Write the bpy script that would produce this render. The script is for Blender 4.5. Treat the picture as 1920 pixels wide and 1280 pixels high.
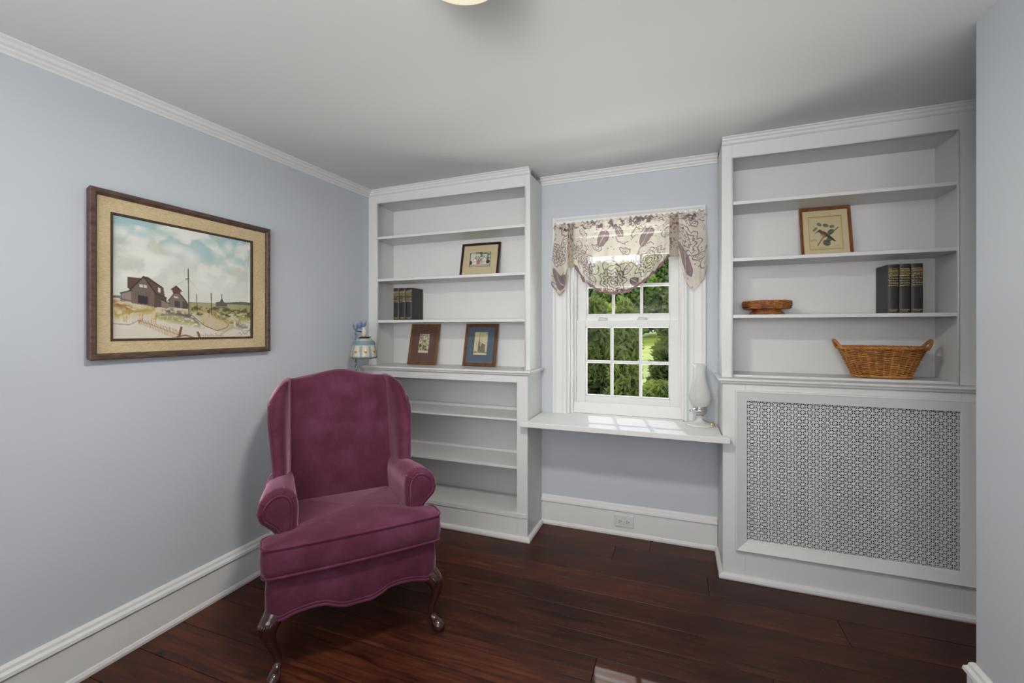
import bpy, bmesh, math, random
import numpy as np
from mathutils import Vector, Matrix
random.seed(7); RNG = np.random.default_rng(7)
PI = math.pi
for o in list(bpy.data.objects): bpy.data.objects.remove(o)
SC = bpy.context.scene
COL = SC.collection

# ------------------------------------------------------------------ camera
cam_d = bpy.data.cameras.new('camera'); cam = bpy.data.objects.new('camera', cam_d); COL.objects.link(cam)
cam_d.sensor_width = 36.0; cam_d.lens = 36.0*823.94/1920.0
cam_d.shift_y = -22.98/1920.0
cam_d.clip_start = 0.02; cam_d.clip_end = 300
cam.location = (2.074, -2.8429, 1.2972); cam.rotation_euler = (PI/2, 0, 0.3586)
SC.camera = cam

# ------------------------------------------------------------------ view, sky, sun, large lights
SC.view_settings.view_transform = 'Standard'; SC.view_settings.look = 'None'
SC.view_settings.gamma = 1.0; SC.view_settings.use_curve_mapping = False
SC.view_settings.exposure = 0.08
W = bpy.data.worlds.new('sky'); SC.world = W; W.use_nodes = True
wn = W.node_tree; wn.nodes.clear()
wo = wn.nodes.new('ShaderNodeOutputWorld'); wb = wn.nodes.new('ShaderNodeBackground')
tc = wn.nodes.new('ShaderNodeTexCoord'); mp = wn.nodes.new('ShaderNodeMapping'); mp.inputs['Scale'].default_value = (1, 1, 3)
nz = wn.nodes.new('ShaderNodeTexNoise'); nz.inputs['Scale'].default_value = 3.0; nz.inputs['Detail'].default_value = 6
cr = wn.nodes.new('ShaderNodeValToRGB')
cr.color_ramp.elements[0].position = 0.42; cr.color_ramp.elements[0].color = (0.50, 0.68, 1.0, 1)
cr.color_ramp.elements[1].position = 0.58; cr.color_ramp.elements[1].color = (1.0, 1.0, 1.0, 1)
wn.links.new(tc.outputs['Generated'], mp.inputs['Vector']); wn.links.new(mp.outputs[0], nz.inputs['Vector'])
wn.links.new(nz.outputs['Fac'], cr.inputs[0]); wn.links.new(cr.outputs[0], wb.inputs['Color'])
wb.inputs['Strength'].default_value = 1.8
wn.links.new(wb.outputs[0], wo.inputs['Surface'])

def light(name, kind, loc, energy, color=(1, 1, 1), **kw):
    d = bpy.data.lights.new(name, kind); d.energy = energy; d.color = color
    for k, v in kw.items(): setattr(d, k, v)
    o = bpy.data.objects.new(name, d); COL.objects.link(o); o.location = loc
    return o
def aim(o, dirv): o.rotation_euler = Vector(dirv).to_track_quat('-Z', 'Y').to_euler()
sun = light('sun', 'SUN', (0, 5, 6), 1.15, (1.0, 0.96, 0.90), angle=0.006); aim(sun, (0.213, -1.0, -0.944))
# added fill panel behind the camera, standing in for daylight; no opening there
back_fill = light('rear_fill', 'AREA', (1.6, -4.25, 1.55), 30, (1.0, 0.99, 0.97), shape='RECTANGLE', size=2.6, size_y=1.2)
aim(back_fill, (-0.13, 1, 0.28)); back_fill.data.spread = 1.75
# added fill without a fixture, unseen behind the camera, brightens the ceiling
up_fill = light('added_ceiling_fill', 'AREA', (1.7, -3.75, 1.62), 30, (1.0, 0.995, 0.985), shape='DISK', size=0.5)
aim(up_fill, (-0.05, 0.25, 1.0))
portal = light('window_portal', 'AREA', (1.764, 0.215, 1.36), 1, (1, 1, 1), shape='RECTANGLE', size=0.74, size_y=1.2)
aim(portal, (0, -1, 0)); portal.data.cycles.is_portal = True
# area light added below the sightline to imitate bounce from the sunlit ground
ground_fill = light('ground_bounce_fill', 'AREA', (1.764, 0.85, 0.36), 130, (1.0, 0.99, 0.95), shape='RECTANGLE', size=2.0, size_y=0.7)
aim(ground_fill, (0, -0.75, 1.0))

# ------------------------------------------------------------------ helpers
def lin(c):
    c = np.asarray(c, dtype=float)/255.0
    return np.where(c <= 0.04045, c/12.92, ((c+0.055)/1.055)**2.4)
def L4(r, g, b): return tuple(float(x) for x in lin((r, g, b)))+(1.0,)

def new_mat(name):
    m = bpy.data.materials.new(name); m.use_nodes = True
    nt = m.node_tree; b = nt.nodes['Principled BSDF']; return m, nt, b
def N(nt, t, **kw):
    n = nt.nodes.new(t)
    for k, v in kw.items():
        if k in n.inputs: n.inputs[k].default_value = v
        else: setattr(n, k, v)
    return n
def coords(nt, scale=(1, 1, 1)):
    t = N(nt, 'ShaderNodeTexCoord'); m = N(nt, 'ShaderNodeMapping'); m.inputs['Scale'].default_value = scale
    nt.links.new(t.outputs['Object'], m.inputs['Vector']); return m.outputs[0]
def ramp(nt, fac, stops):
    r = N(nt, 'ShaderNodeValToRGB'); cr = r.color_ramp
    while len(cr.elements) < len(stops): cr.elements.new(0.5)
    for e, (p, c) in zip(cr.elements, stops): e.position = p; e.color = c
    nt.links.new(fac, r.inputs[0]); return r.outputs[0]
def bump(nt, b, h, strength=0.1, dist=0.01):
    bp = N(nt, 'ShaderNodeBump', Strength=strength, Distance=dist); nt.links.new(h, bp.inputs['Height']); nt.links.new(bp.outputs[0], b.inputs['Normal'])
def simple(name, rgb, rough=0.5, metal=0.0, var=0.06, nscale=8, bumpS=0.0, coat=0.0, spec=0.5):
    m, nt, b = new_mat(name)
    v = coords(nt); n = N(nt, 'ShaderNodeTexNoise', Scale=nscale, Detail=4.0); nt.links.new(v, n.inputs['Vector'])
    c = np.array(L4(*rgb)[:3])
    col = ramp(nt, n.outputs['Fac'], [(0.3, tuple(c*(1-var))+(1,)), (0.7, tuple(np.minimum(c*(1+var), 1))+(1,))])
    nt.links.new(col, b.inputs['Base Color'])
    b.inputs['Roughness'].default_value = rough; b.inputs['Metallic'].default_value = metal
    b.inputs['Coat Weight'].default_value = coat; b.inputs['Specular IOR Level'].default_value = spec
    if bumpS:
        n2 = N(nt, 'ShaderNodeTexNoise', Scale=nscale*12, Detail=3.0); nt.links.new(v, n2.inputs['Vector'])
        bump(nt, b, n2.outputs['Fac'], bumpS, 0.002)
    return m
MAT = {}
MAT['wall'] = simple('blue_wall_paint', (188, 193, 199), 0.75, var=0.012, nscale=3, bumpS=0.06, spec=0.25)
MAT['ceiling'] = simple('ceiling_paint', (214, 214, 213), 0.9, var=0.012, nscale=2, bumpS=0.08, spec=0.15)
MAT['white'] = simple('white_trim_paint', (214, 214, 213), 0.5, var=0.012, nscale=5, bumpS=0.04, spec=0.3)
MAT['shelfwhite'] = simple('white_bookcase_paint', (208, 208, 207), 0.38, var=0.014, nscale=5, bumpS=0.05, spec=0.4)
MAT['plate'] = simple('white_plastic', (205, 205, 204), 0.3, var=0.0)
MAT['dark'] = simple('painted_cavity_shade', (22, 22, 22), 0.8)  # near-black paint standing in for shade inside the radiator cavity
MAT['slot'] = simple('slot_black', (30, 28, 26), 0.6)
MAT['iron'] = simple('radiator_iron', (44, 44, 43), 0.5, var=0.1)
MAT['grille'] = simple('grille_metal_paint', (204, 204, 203), 0.42, var=0.03)
MAT['mahogany'] = simple('mahogany', (50, 24, 20), 0.2, var=0.35, nscale=14, coat=0.5)
MAT['chrome'] = simple('chrome', (205, 205, 205), 0.1, metal=1.0, var=0.02)
MAT['brass'] = simple('brass', (200, 165, 95), 0.3, metal=0.6, var=0.05)
MAT['blackmetal'] = simple('black_metal', (38, 40, 44), 0.35, metal=0.4)
MAT['pole'] = simple('twisted_steel', (120, 135, 135), 0.35, metal=0.6, var=0.1)
MAT['bookcloth'] = simple('black_book_cloth', (44, 44, 47), 0.55, var=0.08, nscale=60, bumpS=0.1)
MAT['spine'] = simple('book_spine_cloth', (42, 42, 42), 0.5, var=0.06, nscale=60)
MAT['pages'] = simple('page_block', (196, 186, 160), 0.8, var=0.06, nscale=80)
MAT['gold'] = simple('gold_foil', (196, 172, 110), 0.4, metal=0.2, var=0.08, nscale=60)
MAT['cord'] = simple('ivory_cord', (190, 186, 170), 0.5)
MAT['trunk'] = simple('bark', (70, 58, 46), 0.9, var=0.3, nscale=20)
MAT['socket'] = simple('ivory_socket', (196, 184, 176), 0.35, var=0.05)

def wood(name, c1, c2, rough=0.45, sc=(1, 12, 12), coat=0.0, nscale=6):
    m, nt, b = new_mat(name); v = coords(nt, sc)
    n = N(nt, 'ShaderNodeTexNoise', Scale=nscale, Detail=6.0, Distortion=0.6); nt.links.new(v, n.inputs['Vector'])
    nt.links.new(ramp(nt, n.outputs['Fac'], [(0.3, L4(*c1)), (0.7, L4(*c2))]), b.inputs['Base Color'])
    b.inputs['Roughness'].default_value = rough; b.inputs['Coat Weight'].default_value = coat
    bump(nt, b, n.outputs['Fac'], 0.15, 0.003); return m
MAT['walnut'] = wood('weathered_walnut', (52, 36, 28), (96, 74, 62), 0.6, (14, 3, 14))
MAT['fillet'] = simple('dark_fillet', (62, 42, 26), 0.5)
MAT['ebony'] = wood('dark_frame_wood', (30, 16, 13), (54, 30, 24), 0.35, (12, 12, 2))
MAT['oak'] = wood('brown_frame_wood', (72, 46, 22), (112, 76, 40), 0.35, (12, 12, 2))
MAT['oak2'] = wood('bronze_frame_wood', (82, 58, 30), (122, 88, 50), 0.35, (12, 12, 2))
MAT['cherry'] = wood('cherry_frame_wood', (88, 46, 20), (140, 86, 44), 0.35, (12, 12, 2))

def weave_mat(name, c1, c2, rough=0.5):
    m, nt, b = new_mat(name); v = coords(nt, (1, 1, 1))
    n = N(nt, 'ShaderNodeTexNoise', Scale=55, Detail=4.0); nt.links.new(v, n.inputs['Vector'])
    n2 = N(nt, 'ShaderNodeTexNoise', Scale=9, Detail=2.0); nt.links.new(v, n2.inputs['Vector'])
    mx = N(nt, 'ShaderNodeMath', operation='ADD'); nt.links.new(n.outputs['Fac'], mx.inputs[0]); nt.links.new(n2.outputs['Fac'], mx.inputs[1])
    hf = N(nt, 'ShaderNodeMath', operation='MULTIPLY'); hf.inputs[1].default_value = 0.5; nt.links.new(mx.outputs[0], hf.inputs[0])
    nt.links.new(ramp(nt, hf.outputs[0], [(0.35, L4(*c1)), (0.65, L4(*c2))]), b.inputs['Base Color'])
    b.inputs['Roughness'].default_value = rough; return m
MAT['wicker'] = weave_mat('honey_wicker', (140, 84, 34), (206, 142, 74))
MAT['wicker2'] = weave_mat('red_brown_wicker', (104, 56, 26), (176, 116, 62))
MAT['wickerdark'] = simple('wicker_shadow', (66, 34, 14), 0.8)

def velvet():
    m, nt, b = new_mat('burgundy_velvet'); v = coords(nt, (1, 1, 0.8))
    n = N(nt, 'ShaderNodeTexNoise', Scale=7, Detail=5.0, Roughness=0.6, Distortion=0.4); nt.links.new(v, n.inputs['Vector'])
    nt.links.new(ramp(nt, n.outputs['Fac'], [(0.3, L4(70, 29, 47)), (0.5, L4(81, 37, 57)), (0.75, L4(98, 52, 74))]), b.inputs['Base Color'])
    b.inputs['Roughness'].default_value = 0.85; b.inputs['Specular IOR Level'].default_value = 0.15
    b.inputs['Sheen Weight'].default_value = 0.9; b.inputs['Sheen Roughness'].default_value = 0.35
    b.inputs['Sheen Tint'].default_value = L4(222, 165, 192)
    n2 = N(nt, 'ShaderNodeTexNoise', Scale=240, Detail=2.0); nt.links.new(v, n2.inputs['Vector'])
    ad = N(nt, 'ShaderNodeMath', operation='MULTIPLY_ADD'); ad.inputs[1].default_value = 0.25
    nt.links.new(n2.outputs['Fac'], ad.inputs[0]); nt.links.new(n.outputs['Fac'], ad.inputs[2])
    bump(nt, b, ad.outputs[0], 0.35, 0.004); return m
MAT['velvet'] = velvet()

def floor_mat():
    m, nt, b = new_mat('dark_pine_planks'); 
    t = N(nt, 'ShaderNodeTexCoord'); at = N(nt, 'ShaderNodeAttribute', attribute_name='tone')
    cx = N(nt, 'ShaderNodeCombineXYZ'); mul = N(nt, 'ShaderNodeMath', operation='MULTIPLY'); mul.inputs[1].default_value = 9.0
    nt.links.new(at.outputs['Fac'], mul.inputs[0]); nt.links.new(mul.outputs[0], cx.inputs[0]); nt.links.new(mul.outputs[0], cx.inputs[2])
    va = N(nt, 'ShaderNodeVectorMath', operation='ADD'); nt.links.new(t.outputs['Object'], va.inputs[0]); nt.links.new(cx.outputs[0], va.inputs[1])
    mg = N(nt, 'ShaderNodeMapping'); mg.inputs['Scale'].default_value = (1.6, 22, 1); nt.links.new(va.outputs[0], mg.inputs['Vector'])
    grain = N(nt, 'ShaderNodeTexNoise', Scale=2.2, Detail=8.0, Roughness=0.6, Distortion=0.9); nt.links.new(mg.outputs[0], grain.inputs['Vector'])
    ms = N(nt, 'ShaderNodeMapping'); ms.inputs['Scale'].default_value = (1.0, 1.6, 1); nt.links.new(va.outputs[0], ms.inputs['Vector'])
    blot = N(nt, 'ShaderNodeTexNoise', Scale=2.4, Detail=4.0); nt.links.new(ms.outputs[0], blot.inputs['Vector'])
    # knots
    mk = N(nt, 'ShaderNodeMapping'); mk.inputs['Scale'].default_value = (1.0, 1.7, 1); nt.links.new(va.outputs[0], mk.inputs['Vector'])
    vor = N(nt, 'ShaderNodeTexVoronoi', Scale=2.7); nt.links.new(mk.outputs[0], vor.inputs['Vector'])
    nn = N(nt, 'ShaderNodeTexNoise', Scale=40, Detail=3.0); nt.links.new(t.outputs['Object'], nn.inputs['Vector'])
    kd = N(nt, 'ShaderNodeMath', operation='MULTIPLY_ADD'); kd.inputs[1].default_value = 0.05; nt.links.new(nn.outputs['Fac'], kd.inputs[0]); nt.links.new(vor.outputs['Distance'], kd.inputs[2])
    knot = ramp(nt, kd.outputs[0], [(0.085, (1, 1, 1, 1)), (0.14, (0, 0, 0, 1))])
    base = ramp(nt, grain.outputs['Fac'], [(0.28, L4(38, 17, 10)), (0.5, L4(67, 33, 20)), (0.75, L4(96, 52, 33))])
    tone = ramp(nt, at.outputs['Fac'], [(0.0, (0.62, 0.60, 0.60, 1)), (1.0, (1.25, 1.12, 1.02, 1))])
    mx = N(nt, 'ShaderNodeMix', data_type='RGBA', blend_type='MULTIPLY'); mx.inputs[0].default_value = 1
    nt.links.new(base, mx.inputs[6]); nt.links.new(tone, mx.inputs[7])
    bl = ramp(nt, blot.outputs['Fac'], [(0.35, (0.62, 0.58, 0.58, 1)), (0.6, (1.1, 1.1, 1.1, 1))])
    mx2 = N(nt, 'ShaderNodeMix', data_type='RGBA', blend_type='MULTIPLY'); mx2.inputs[0].default_value = 1
    nt.links.new(mx.outputs[2], mx2.inputs[6]); nt.links.new(bl, mx2.inputs[7])
    mx3 = N(nt, 'ShaderNodeMix', data_type='RGBA'); nt.links.new(knot, mx3.inputs[0]); nt.links.new(mx2.outputs[2], mx3.inputs[6]); mx3.inputs[7].default_value = L4(16, 7, 6)
    # pale scratches and specks
    vs = N(nt, 'ShaderNodeTexVoronoi', Scale=34); nt.links.new(t.outputs['Object'], vs.inputs['Vector'])
    sp = ramp(nt, vs.outputs['Distance'], [(0.035, (1, 1, 1, 1)), (0.06, (0, 0, 0, 1))])
    gate = N(nt, 'ShaderNodeTexNoise', Scale=3.0, Detail=2.0); nt.links.new(t.outputs['Object'], gate.inputs['Vector'])
    gt = ramp(nt, gate.outputs['Fac'], [(0.42, (0, 0, 0, 1)), (0.60, (0.7, 0.7, 0.7, 1))])
    gm = N(nt, 'ShaderNodeMath', operation='MULTIPLY'); nt.links.new(sp, gm.inputs[0]); nt.links.new(gt, gm.inputs[1])
    mx4 = N(nt, 'ShaderNodeMix', data_type='RGBA'); nt.links.new(gm.outputs[0], mx4.inputs[0]); nt.links.new(mx3.outputs[2], mx4.inputs[6]); mx4.inputs[7].default_value = L4(150, 128, 118)
    nt.links.new(mx4.outputs[2], b.inputs['Base Color'])
    rr = ramp(nt, grain.outputs['Fac'], [(0.3, (0.36, 0.36, 0.36, 1)), (0.7, (0.50, 0.50, 0.50, 1))])
    nt.links.new(rr, b.inputs['Roughness']); b.inputs['Specular IOR Level'].default_value = 0.32
    bump(nt, b, grain.outputs['Fac'], 0.25, 0.004); return m
MAT['floor'] = floor_mat()

def paint_mat(name, rough=0.7, translucent=0.0):
    m, nt, b = new_mat(name); at = N(nt, 'ShaderNodeAttribute', attribute_name='paint')
    nt.links.new(at.outputs['Color'], b.inputs['Base Color']); b.inputs['Roughness'].default_value = rough
    b.inputs['Specular IOR Level'].default_value = 0.2
    if translucent:
        tr = N(nt, 'ShaderNodeBsdfTranslucent'); nt.links.new(at.outputs['Color'], tr.inputs['Color'])
        tp = N(nt, 'ShaderNodeBsdfTransparent'); mx = N(nt, 'ShaderNodeMixShader'); mx.inputs[0].default_value = translucent
        mx2 = N(nt, 'ShaderNodeMixShader'); mx2.inputs[0].default_value = 0.30
        nt.links.new(b.outputs[0], mx.inputs[1]); nt.links.new(tr.outputs[0], mx.inputs[2])
        nt.links.new(mx.outputs[0], mx2.inputs[1]); nt.links.new(tp.outputs[0], mx2.inputs[2])
        nt.links.new(mx2.outputs[0], nt.nodes['Material Output'].inputs['Surface'])
    return m
MAT['print'] = paint_mat('printed_paper', 0.6)
MAT['valance'] = paint_mat('printed_voile', 0.9, 0.42)

def linen():
    m, nt, b = new_mat('linen_mat'); v = coords(nt, (60, 60, 260))
    n = N(nt, 'ShaderNodeTexNoise', Scale=1.6, Detail=3.0); nt.links.new(v, n.inputs['Vector'])
    v2 = coords(nt, (1, 1, 1)); n2 = N(nt, 'ShaderNodeTexNoise', Scale=5, Detail=3.0); nt.links.new(v2, n2.inputs['Vector'])
    a = ramp(nt, n.outputs['Fac'], [(0.3, L4(178, 158, 122)), (0.7, L4(206, 188, 152))])
    c = ramp(nt, n2.outputs['Fac'], [(0.35, (0.90, 0.88, 0.84, 1)), (0.6, (1, 1, 1, 1))])
    mx = N(nt, 'ShaderNodeMix', data_type='RGBA', blend_type='MULTIPLY'); mx.inputs[0].default_value = 1
    nt.links.new(a, mx.inputs[6]); nt.links.new(c, mx.inputs[7]); nt.links.new(mx.outputs[2], b.inputs['Base Color'])
    b.inputs['Roughness'].default_value = 0.9; bump(nt, b, n.outputs['Fac'], 0.2, 0.002); return m
MAT['linen'] = linen()

def glass_mat(name, gloss=0.06, tint=(0.97, 0.98, 0.98, 1)):
    m = bpy.data.materials.new(name); m.use_nodes = True; nt = m.node_tree; nt.nodes.clear()
    o = N(nt, 'ShaderNodeOutputMaterial'); t = N(nt, 'ShaderNodeBsdfTransparent'); t.inputs[0].default_value = tint
    g = N(nt, 'ShaderNodeBsdfGlossy'); g.inputs['Roughness'].default_value = 0.03
    f = N(nt, 'ShaderNodeFresnel', IOR=1.45); mu = N(nt, 'ShaderNodeMath', operation='MULTIPLY'); mu.inputs[1].default_value = gloss*16
    nt.links.new(f.outputs[0], mu.inputs[0]); mu.use_clamp = True
    ge = N(nt, 'ShaderNodeNewGeometry'); iv = N(nt, 'ShaderNodeMath', operation='SUBTRACT'); iv.inputs[0].default_value = 1.0; nt.links.new(ge.outputs['Backfacing'], iv.inputs[1])
    m3 = N(nt, 'ShaderNodeMath', operation='MULTIPLY'); nt.links.new(mu.outputs[0], m3.inputs[0]); nt.links.new(iv.outputs[0], m3.inputs[1]); mu = m3
    mx = N(nt, 'ShaderNodeMixShader'); nt.links.new(mu.outputs[0], mx.inputs[0]); nt.links.new(t.outputs[0], mx.inputs[1]); nt.links.new(g.outputs[0], mx.inputs[2])
    nt.links.new(mx.outputs[0], o.inputs['Surface']); return m
MAT['pane'] = glass_mat('window_glass', 0.004)
MAT['pictureglass'] = glass_mat('picture_glass', 0.045)
def milk(name, rgb, trans=0.4, rough=0.25, clear=0.0):
    m, nt, b = new_mat(name); v = coords(nt); n = N(nt, 'ShaderNodeTexNoise', Scale=20, Detail=3.0); nt.links.new(v, n.inputs['Vector'])
    c = np.array(L4(*rgb)[:3]); col = ramp(nt, n.outputs['Fac'], [(0.3, tuple(c*0.96)+(1,)), (0.7, tuple(c)+(1,))])
    nt.links.new(col, b.inputs['Base Color']); b.inputs['Roughness'].default_value = rough
    tr = N(nt, 'ShaderNodeBsdfTranslucent'); nt.links.new(col, tr.inputs['Color'])
    mx = N(nt, 'ShaderNodeMixShader'); mx.inputs[0].default_value = trans
    nt.links.new(b.outputs[0], mx.inputs[1]); nt.links.new(tr.outputs[0], mx.inputs[2]); last = mx.outputs[0]
    if clear:
        tp = N(nt, 'ShaderNodeBsdfTransparent'); m2 = N(nt, 'ShaderNodeMixShader'); m2.inputs[0].default_value = clear
        nt.links.new(last, m2.inputs[1]); nt.links.new(tp.outputs[0], m2.inputs[2]); last = m2.outputs[0]
    nt.links.new(last, nt.nodes['Material Output'].inputs['Surface']); return m
MAT['milkglass'] = milk('opaline_glass', (236, 236, 234), 0.35, 0.2)
MAT['frosted'] = milk('frosted_chimney_glass', (238, 238, 236), 0.5, 0.35, 0.38)
MAT['blueglass'] = milk('blue_art_glass', (140, 168, 200), 0.4, 0.15, 0.1)
def painted_shade():
    m = milk('painted_glass_shade', (190, 205, 208), 0.35, 0.25); nt = m.node_tree
    b = nt.nodes['Principled BSDF']; at = N(nt, 'ShaderNodeAttribute', attribute_name='paint')
    nt.links.new(at.outputs['Color'], b.inputs['Base Color'])
    for n in nt.nodes:
        if n.type == 'BSDF_TRANSLUCENT': nt.links.new(at.outputs['Color'], n.inputs['Color'])
    return m
MAT['shade'] = painted_shade()

def leaf_mat(name, c1, c2, trans=0.5, sc=1.5):
    m, nt, b = new_mat(name); v = coords(nt); n = N(nt, 'ShaderNodeTexNoise', Scale=sc, Detail=5.0); nt.links.new(v, n.inputs['Vector'])
    col = ramp(nt, n.outputs['Fac'], [(0.35, L4(*c1)), (0.65, L4(*c2))])
    nt.links.new(col, b.inputs['Base Color']); b.inputs['Roughness'].default_value = 0.6
    tr = N(nt, 'ShaderNodeBsdfTranslucent'); nt.links.new(col, tr.inputs['Color'])
    mx = N(nt, 'ShaderNodeMixShader'); mx.inputs[0].default_value = trans
    nt.links.new(b.outputs[0], mx.inputs[1]); nt.links.new(tr.outputs[0], mx.inputs[2]); nt.links.new(mx.outputs[0], nt.nodes['Material Output'].inputs['Surface']); return m
MAT['leaf_fresh'] = leaf_mat('fresh_leaves', (104, 122, 50), (180, 188, 92))
MAT['leaf_mid'] = leaf_mat('mid_leaves', (98, 124, 66), (186, 206, 112), sc=0.6)
MAT['leaf_dark'] = leaf_mat('dark_needles', (62, 74, 42), (138, 150, 76))
MAT['leaf_blue'] = leaf_mat('hazy_blue_green_leaves', (74, 102, 92), (140, 168, 128), sc=0.5)  # blue-green leaf colour, lightened to imitate distance haze on the far trees
MAT['leaf_yellow'] = leaf_mat('yellow_green_leaves', (150, 165, 70), (205, 212, 110), 0.6)
MAT['lawn'] = leaf_mat('sunlit_lawn', (132, 150, 44), (176, 182, 66), 0.0, 0.8)

# ------------------------------------------------------------------ mesh building
def link(name, me, mat=None, parent=None):
    o = bpy.data.objects.new(name, me); COL.objects.link(o)
    if mat is not None: me.materials.append(MAT[mat] if isinstance(mat, str) else mat)
    if parent is not None: o.parent = parent
    return o
def build(name, V, F, mat, parent=None, smooth=False, bev=0.0, seg=2, autos=None):
    me = bpy.data.meshes.new(name); me.from_pydata([tuple(map(float, v)) for v in V], [], [tuple(map(int, f)) for f in F])
    bm = bmesh.new(); bm.from_mesh(me); bmesh.ops.recalc_face_normals(bm, faces=bm.faces); bm.to_mesh(me); bm.free()
    if smooth or autos:
        me.polygons.foreach_set('use_smooth', [True]*len(me.polygons))
        if autos: me.set_sharp_from_angle(angle=autos)
    o = link(name, me, mat, parent)
    if bev:
        b = o.modifiers.new('bevel', 'BEVEL'); b.width = bev; b.segments = seg; b.limit_method = 'ANGLE'; b.angle_limit = 0.6
        b.harden_normals = False
    return o
class MB:
    def __init__(s): s.V = []; s.F = []
    def add(s, V, F):
        k = len(s.V); s.V += [tuple(v) for v in V]; s.F += [tuple(i+k for i in f) for f in F]; return s
    def box(s, x0, x1, y0, y1, z0, z1):
        V = [(x0, y0, z0), (x1, y0, z0), (x1, y1, z0), (x0, y1, z0), (x0, y0, z1), (x1, y0, z1), (x1, y1, z1), (x0, y1, z1)]
        return s.add(V, [(0, 3, 2, 1), (4, 5, 6, 7), (0, 1, 5, 4), (1, 2, 6, 5), (2, 3, 7, 6), (3, 0, 4, 7)])
    def hexa(s, P):  # 8 points, order as box
        return s.add(P, [(0, 3, 2, 1), (4, 5, 6, 7), (0, 1, 5, 4), (1, 2, 6, 5), (2, 3, 7, 6), (3, 0, 4, 7)])
    def prism(s, p0, p1, prof, out, up=(0, 0, 1), s0=0.0, s1=0.0):
        """sweep a profile [(out, up)] from p0 to p1; s0/s1 = mitre shift per unit of 'out' along the run"""
        p0 = Vector(p0); p1 = Vector(p1); t = (p1-p0).normalized(); out = Vector(out); up = Vector(up); n = len(prof)
        V = [p0+out*a+up*b-t*(s0*a) for a, b in prof]+[p1+out*a+up*b+t*(s1*a) for a, b in prof]
        F = [(i, (i+1) % n, n+(i+1) % n, n+i) for i in range(n)]+[tuple(range(n))[::-1], tuple(range(n, 2*n))]
        return s.add(V, F)
    def loft(s, rings, cap0=True, cap1=True, closed=True):
        n = len(rings[0]); V = [p for r in rings for p in r]; F = []
        m = n if closed else n-1
        for k in range(len(rings)-1):
            for i in range(m): F.append((k*n+i, k*n+(i+1) % n, (k+1)*n+(i+1) % n, (k+1)*n+i))
        if cap0: F.append(tuple(range(n))[::-1])
        if cap1: F.append(tuple((len(rings)-1)*n+i for i in range(n)))
        return s.add(V, F)
    def tube(s, path, r, n=8, closed=False, caps=True, flat=1.0):
        P = [Vector(p) for p in path]; m = len(P); R = r if hasattr(r, '__len__') else [r]*m
        up = Vector((0, 0, 1)); rings = []; prev = None
        for i in range(m):
            a = P[(i-1) % m] if (closed or i > 0) else P[i]; b = P[(i+1) % m] if (closed or i < m-1) else P[i]
            t = (b-a).normalized() if (b-a).length > 1e-9 else Vector((0, 0, 1))
            if prev is None:
                x = t.cross(up); x = t.cross(Vector((0, 1, 0))) if x.length < 0.1 else x
            else: x = prev-t*prev.dot(t)
            x.normalize(); y = t.cross(x); prev = x
            rings.append([P[i]+(x*math.cos(2*PI*k/n)+y*math.sin(2*PI*k/n)*flat)*R[i] for k in range(n)])
        if closed: rings.append(rings[0]); return s.loft(rings, False, False)
        return s.loft(rings, caps, caps)
    def lathe(s, prof, c=(0, 0), n=32, cap0=False, cap1=False, sx=1.0, sy=1.0):
        rings = [[(c[0]+r*sx*math.cos(2*PI*k/n), c[1]+r*sy*math.sin(2*PI*k/n), z) for k in range(n)] for r, z in prof]
        return s.loft(rings, cap0, cap1)
    def out(s, name, mat, parent=None, **kw): return build(name, s.V, s.F, mat, parent, **kw)

def tag(o, label=None, cat=None, group=None, kind=None):
    if label: o['label'] = label
    if cat: o['category'] = cat
    if group: o['group'] = group
    if kind: o['kind'] = kind
    return o
def empty(name, loc=(0, 0, 0), rz=0.0, **kw):
    o = bpy.data.objects.new(name, None); COL.objects.link(o); o.location = loc; o.rotation_euler = (0, 0, rz); o.empty_display_size = 0.1
    return tag(o, **kw)
def smooth_closed(pts, n):
    """Catmull-Rom through closed 2D points, resampled to n"""
    P = np.array(pts, float); m = len(P); out = []
    for i in range(m):
        p0, p1, p2, p3 = P[i-1], P[i], P[(i+1) % m], P[(i+2) % m]
        for t in np.linspace(0, 1, 12, endpoint=False):
            out.append(0.5*((2*p1)+(-p0+p2)*t+(2*p0-5*p1+4*p2-p3)*t*t+(-p0+3*p1-3*p2+p3)*t**3))
    return resample(np.array(out), n)
def resample(P, n, closed=True):
    Q = np.vstack([P, P[:1]]) if closed else P
    d = np.r_[0, np.cumsum(np.linalg.norm(np.diff(Q, axis=0), axis=1))]
    s = np.linspace(0, d[-1], n, endpoint=not closed)
    return np.stack([np.interp(s, d, Q[:, k]) for k in range(Q.shape[1])], 1)
def spline(pts, n):
    P = np.array(pts, float); m = len(P); out = []
    for i in range(m-1):
        p0, p1, p2, p3 = P[max(i-1, 0)], P[i], P[i+1], P[min(i+2, m-1)]
        for t in np.linspace(0, 1, 10, endpoint=(i == m-2)):
            out.append(0.5*((2*p1)+(-p0+p2)*t+(2*p0-5*p1+4*p2-p3)*t*t+(-p0+3*p1-3*p2+p3)*t**3))
    return resample(np.array(out), n, False)
def round_poly(pts, rad, k=6):
    out = []; n = len(pts)
    for i in range(n):
        p = np.array(pts[i], float); a = np.array(pts[i-1], float)-p; b = np.array(pts[(i+1) % n], float)-p
        r = min(rad[i], np.linalg.norm(a)*0.45, np.linalg.norm(b)*0.45); a = a/np.linalg.norm(a)*r; b = b/np.linalg.norm(b)*r
        for t in np.linspace(0, 1, k): out.append((1-t)**2*(p+a)+2*t*(1-t)*p+t*t*(p+b))
    return np.array(out)
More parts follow.
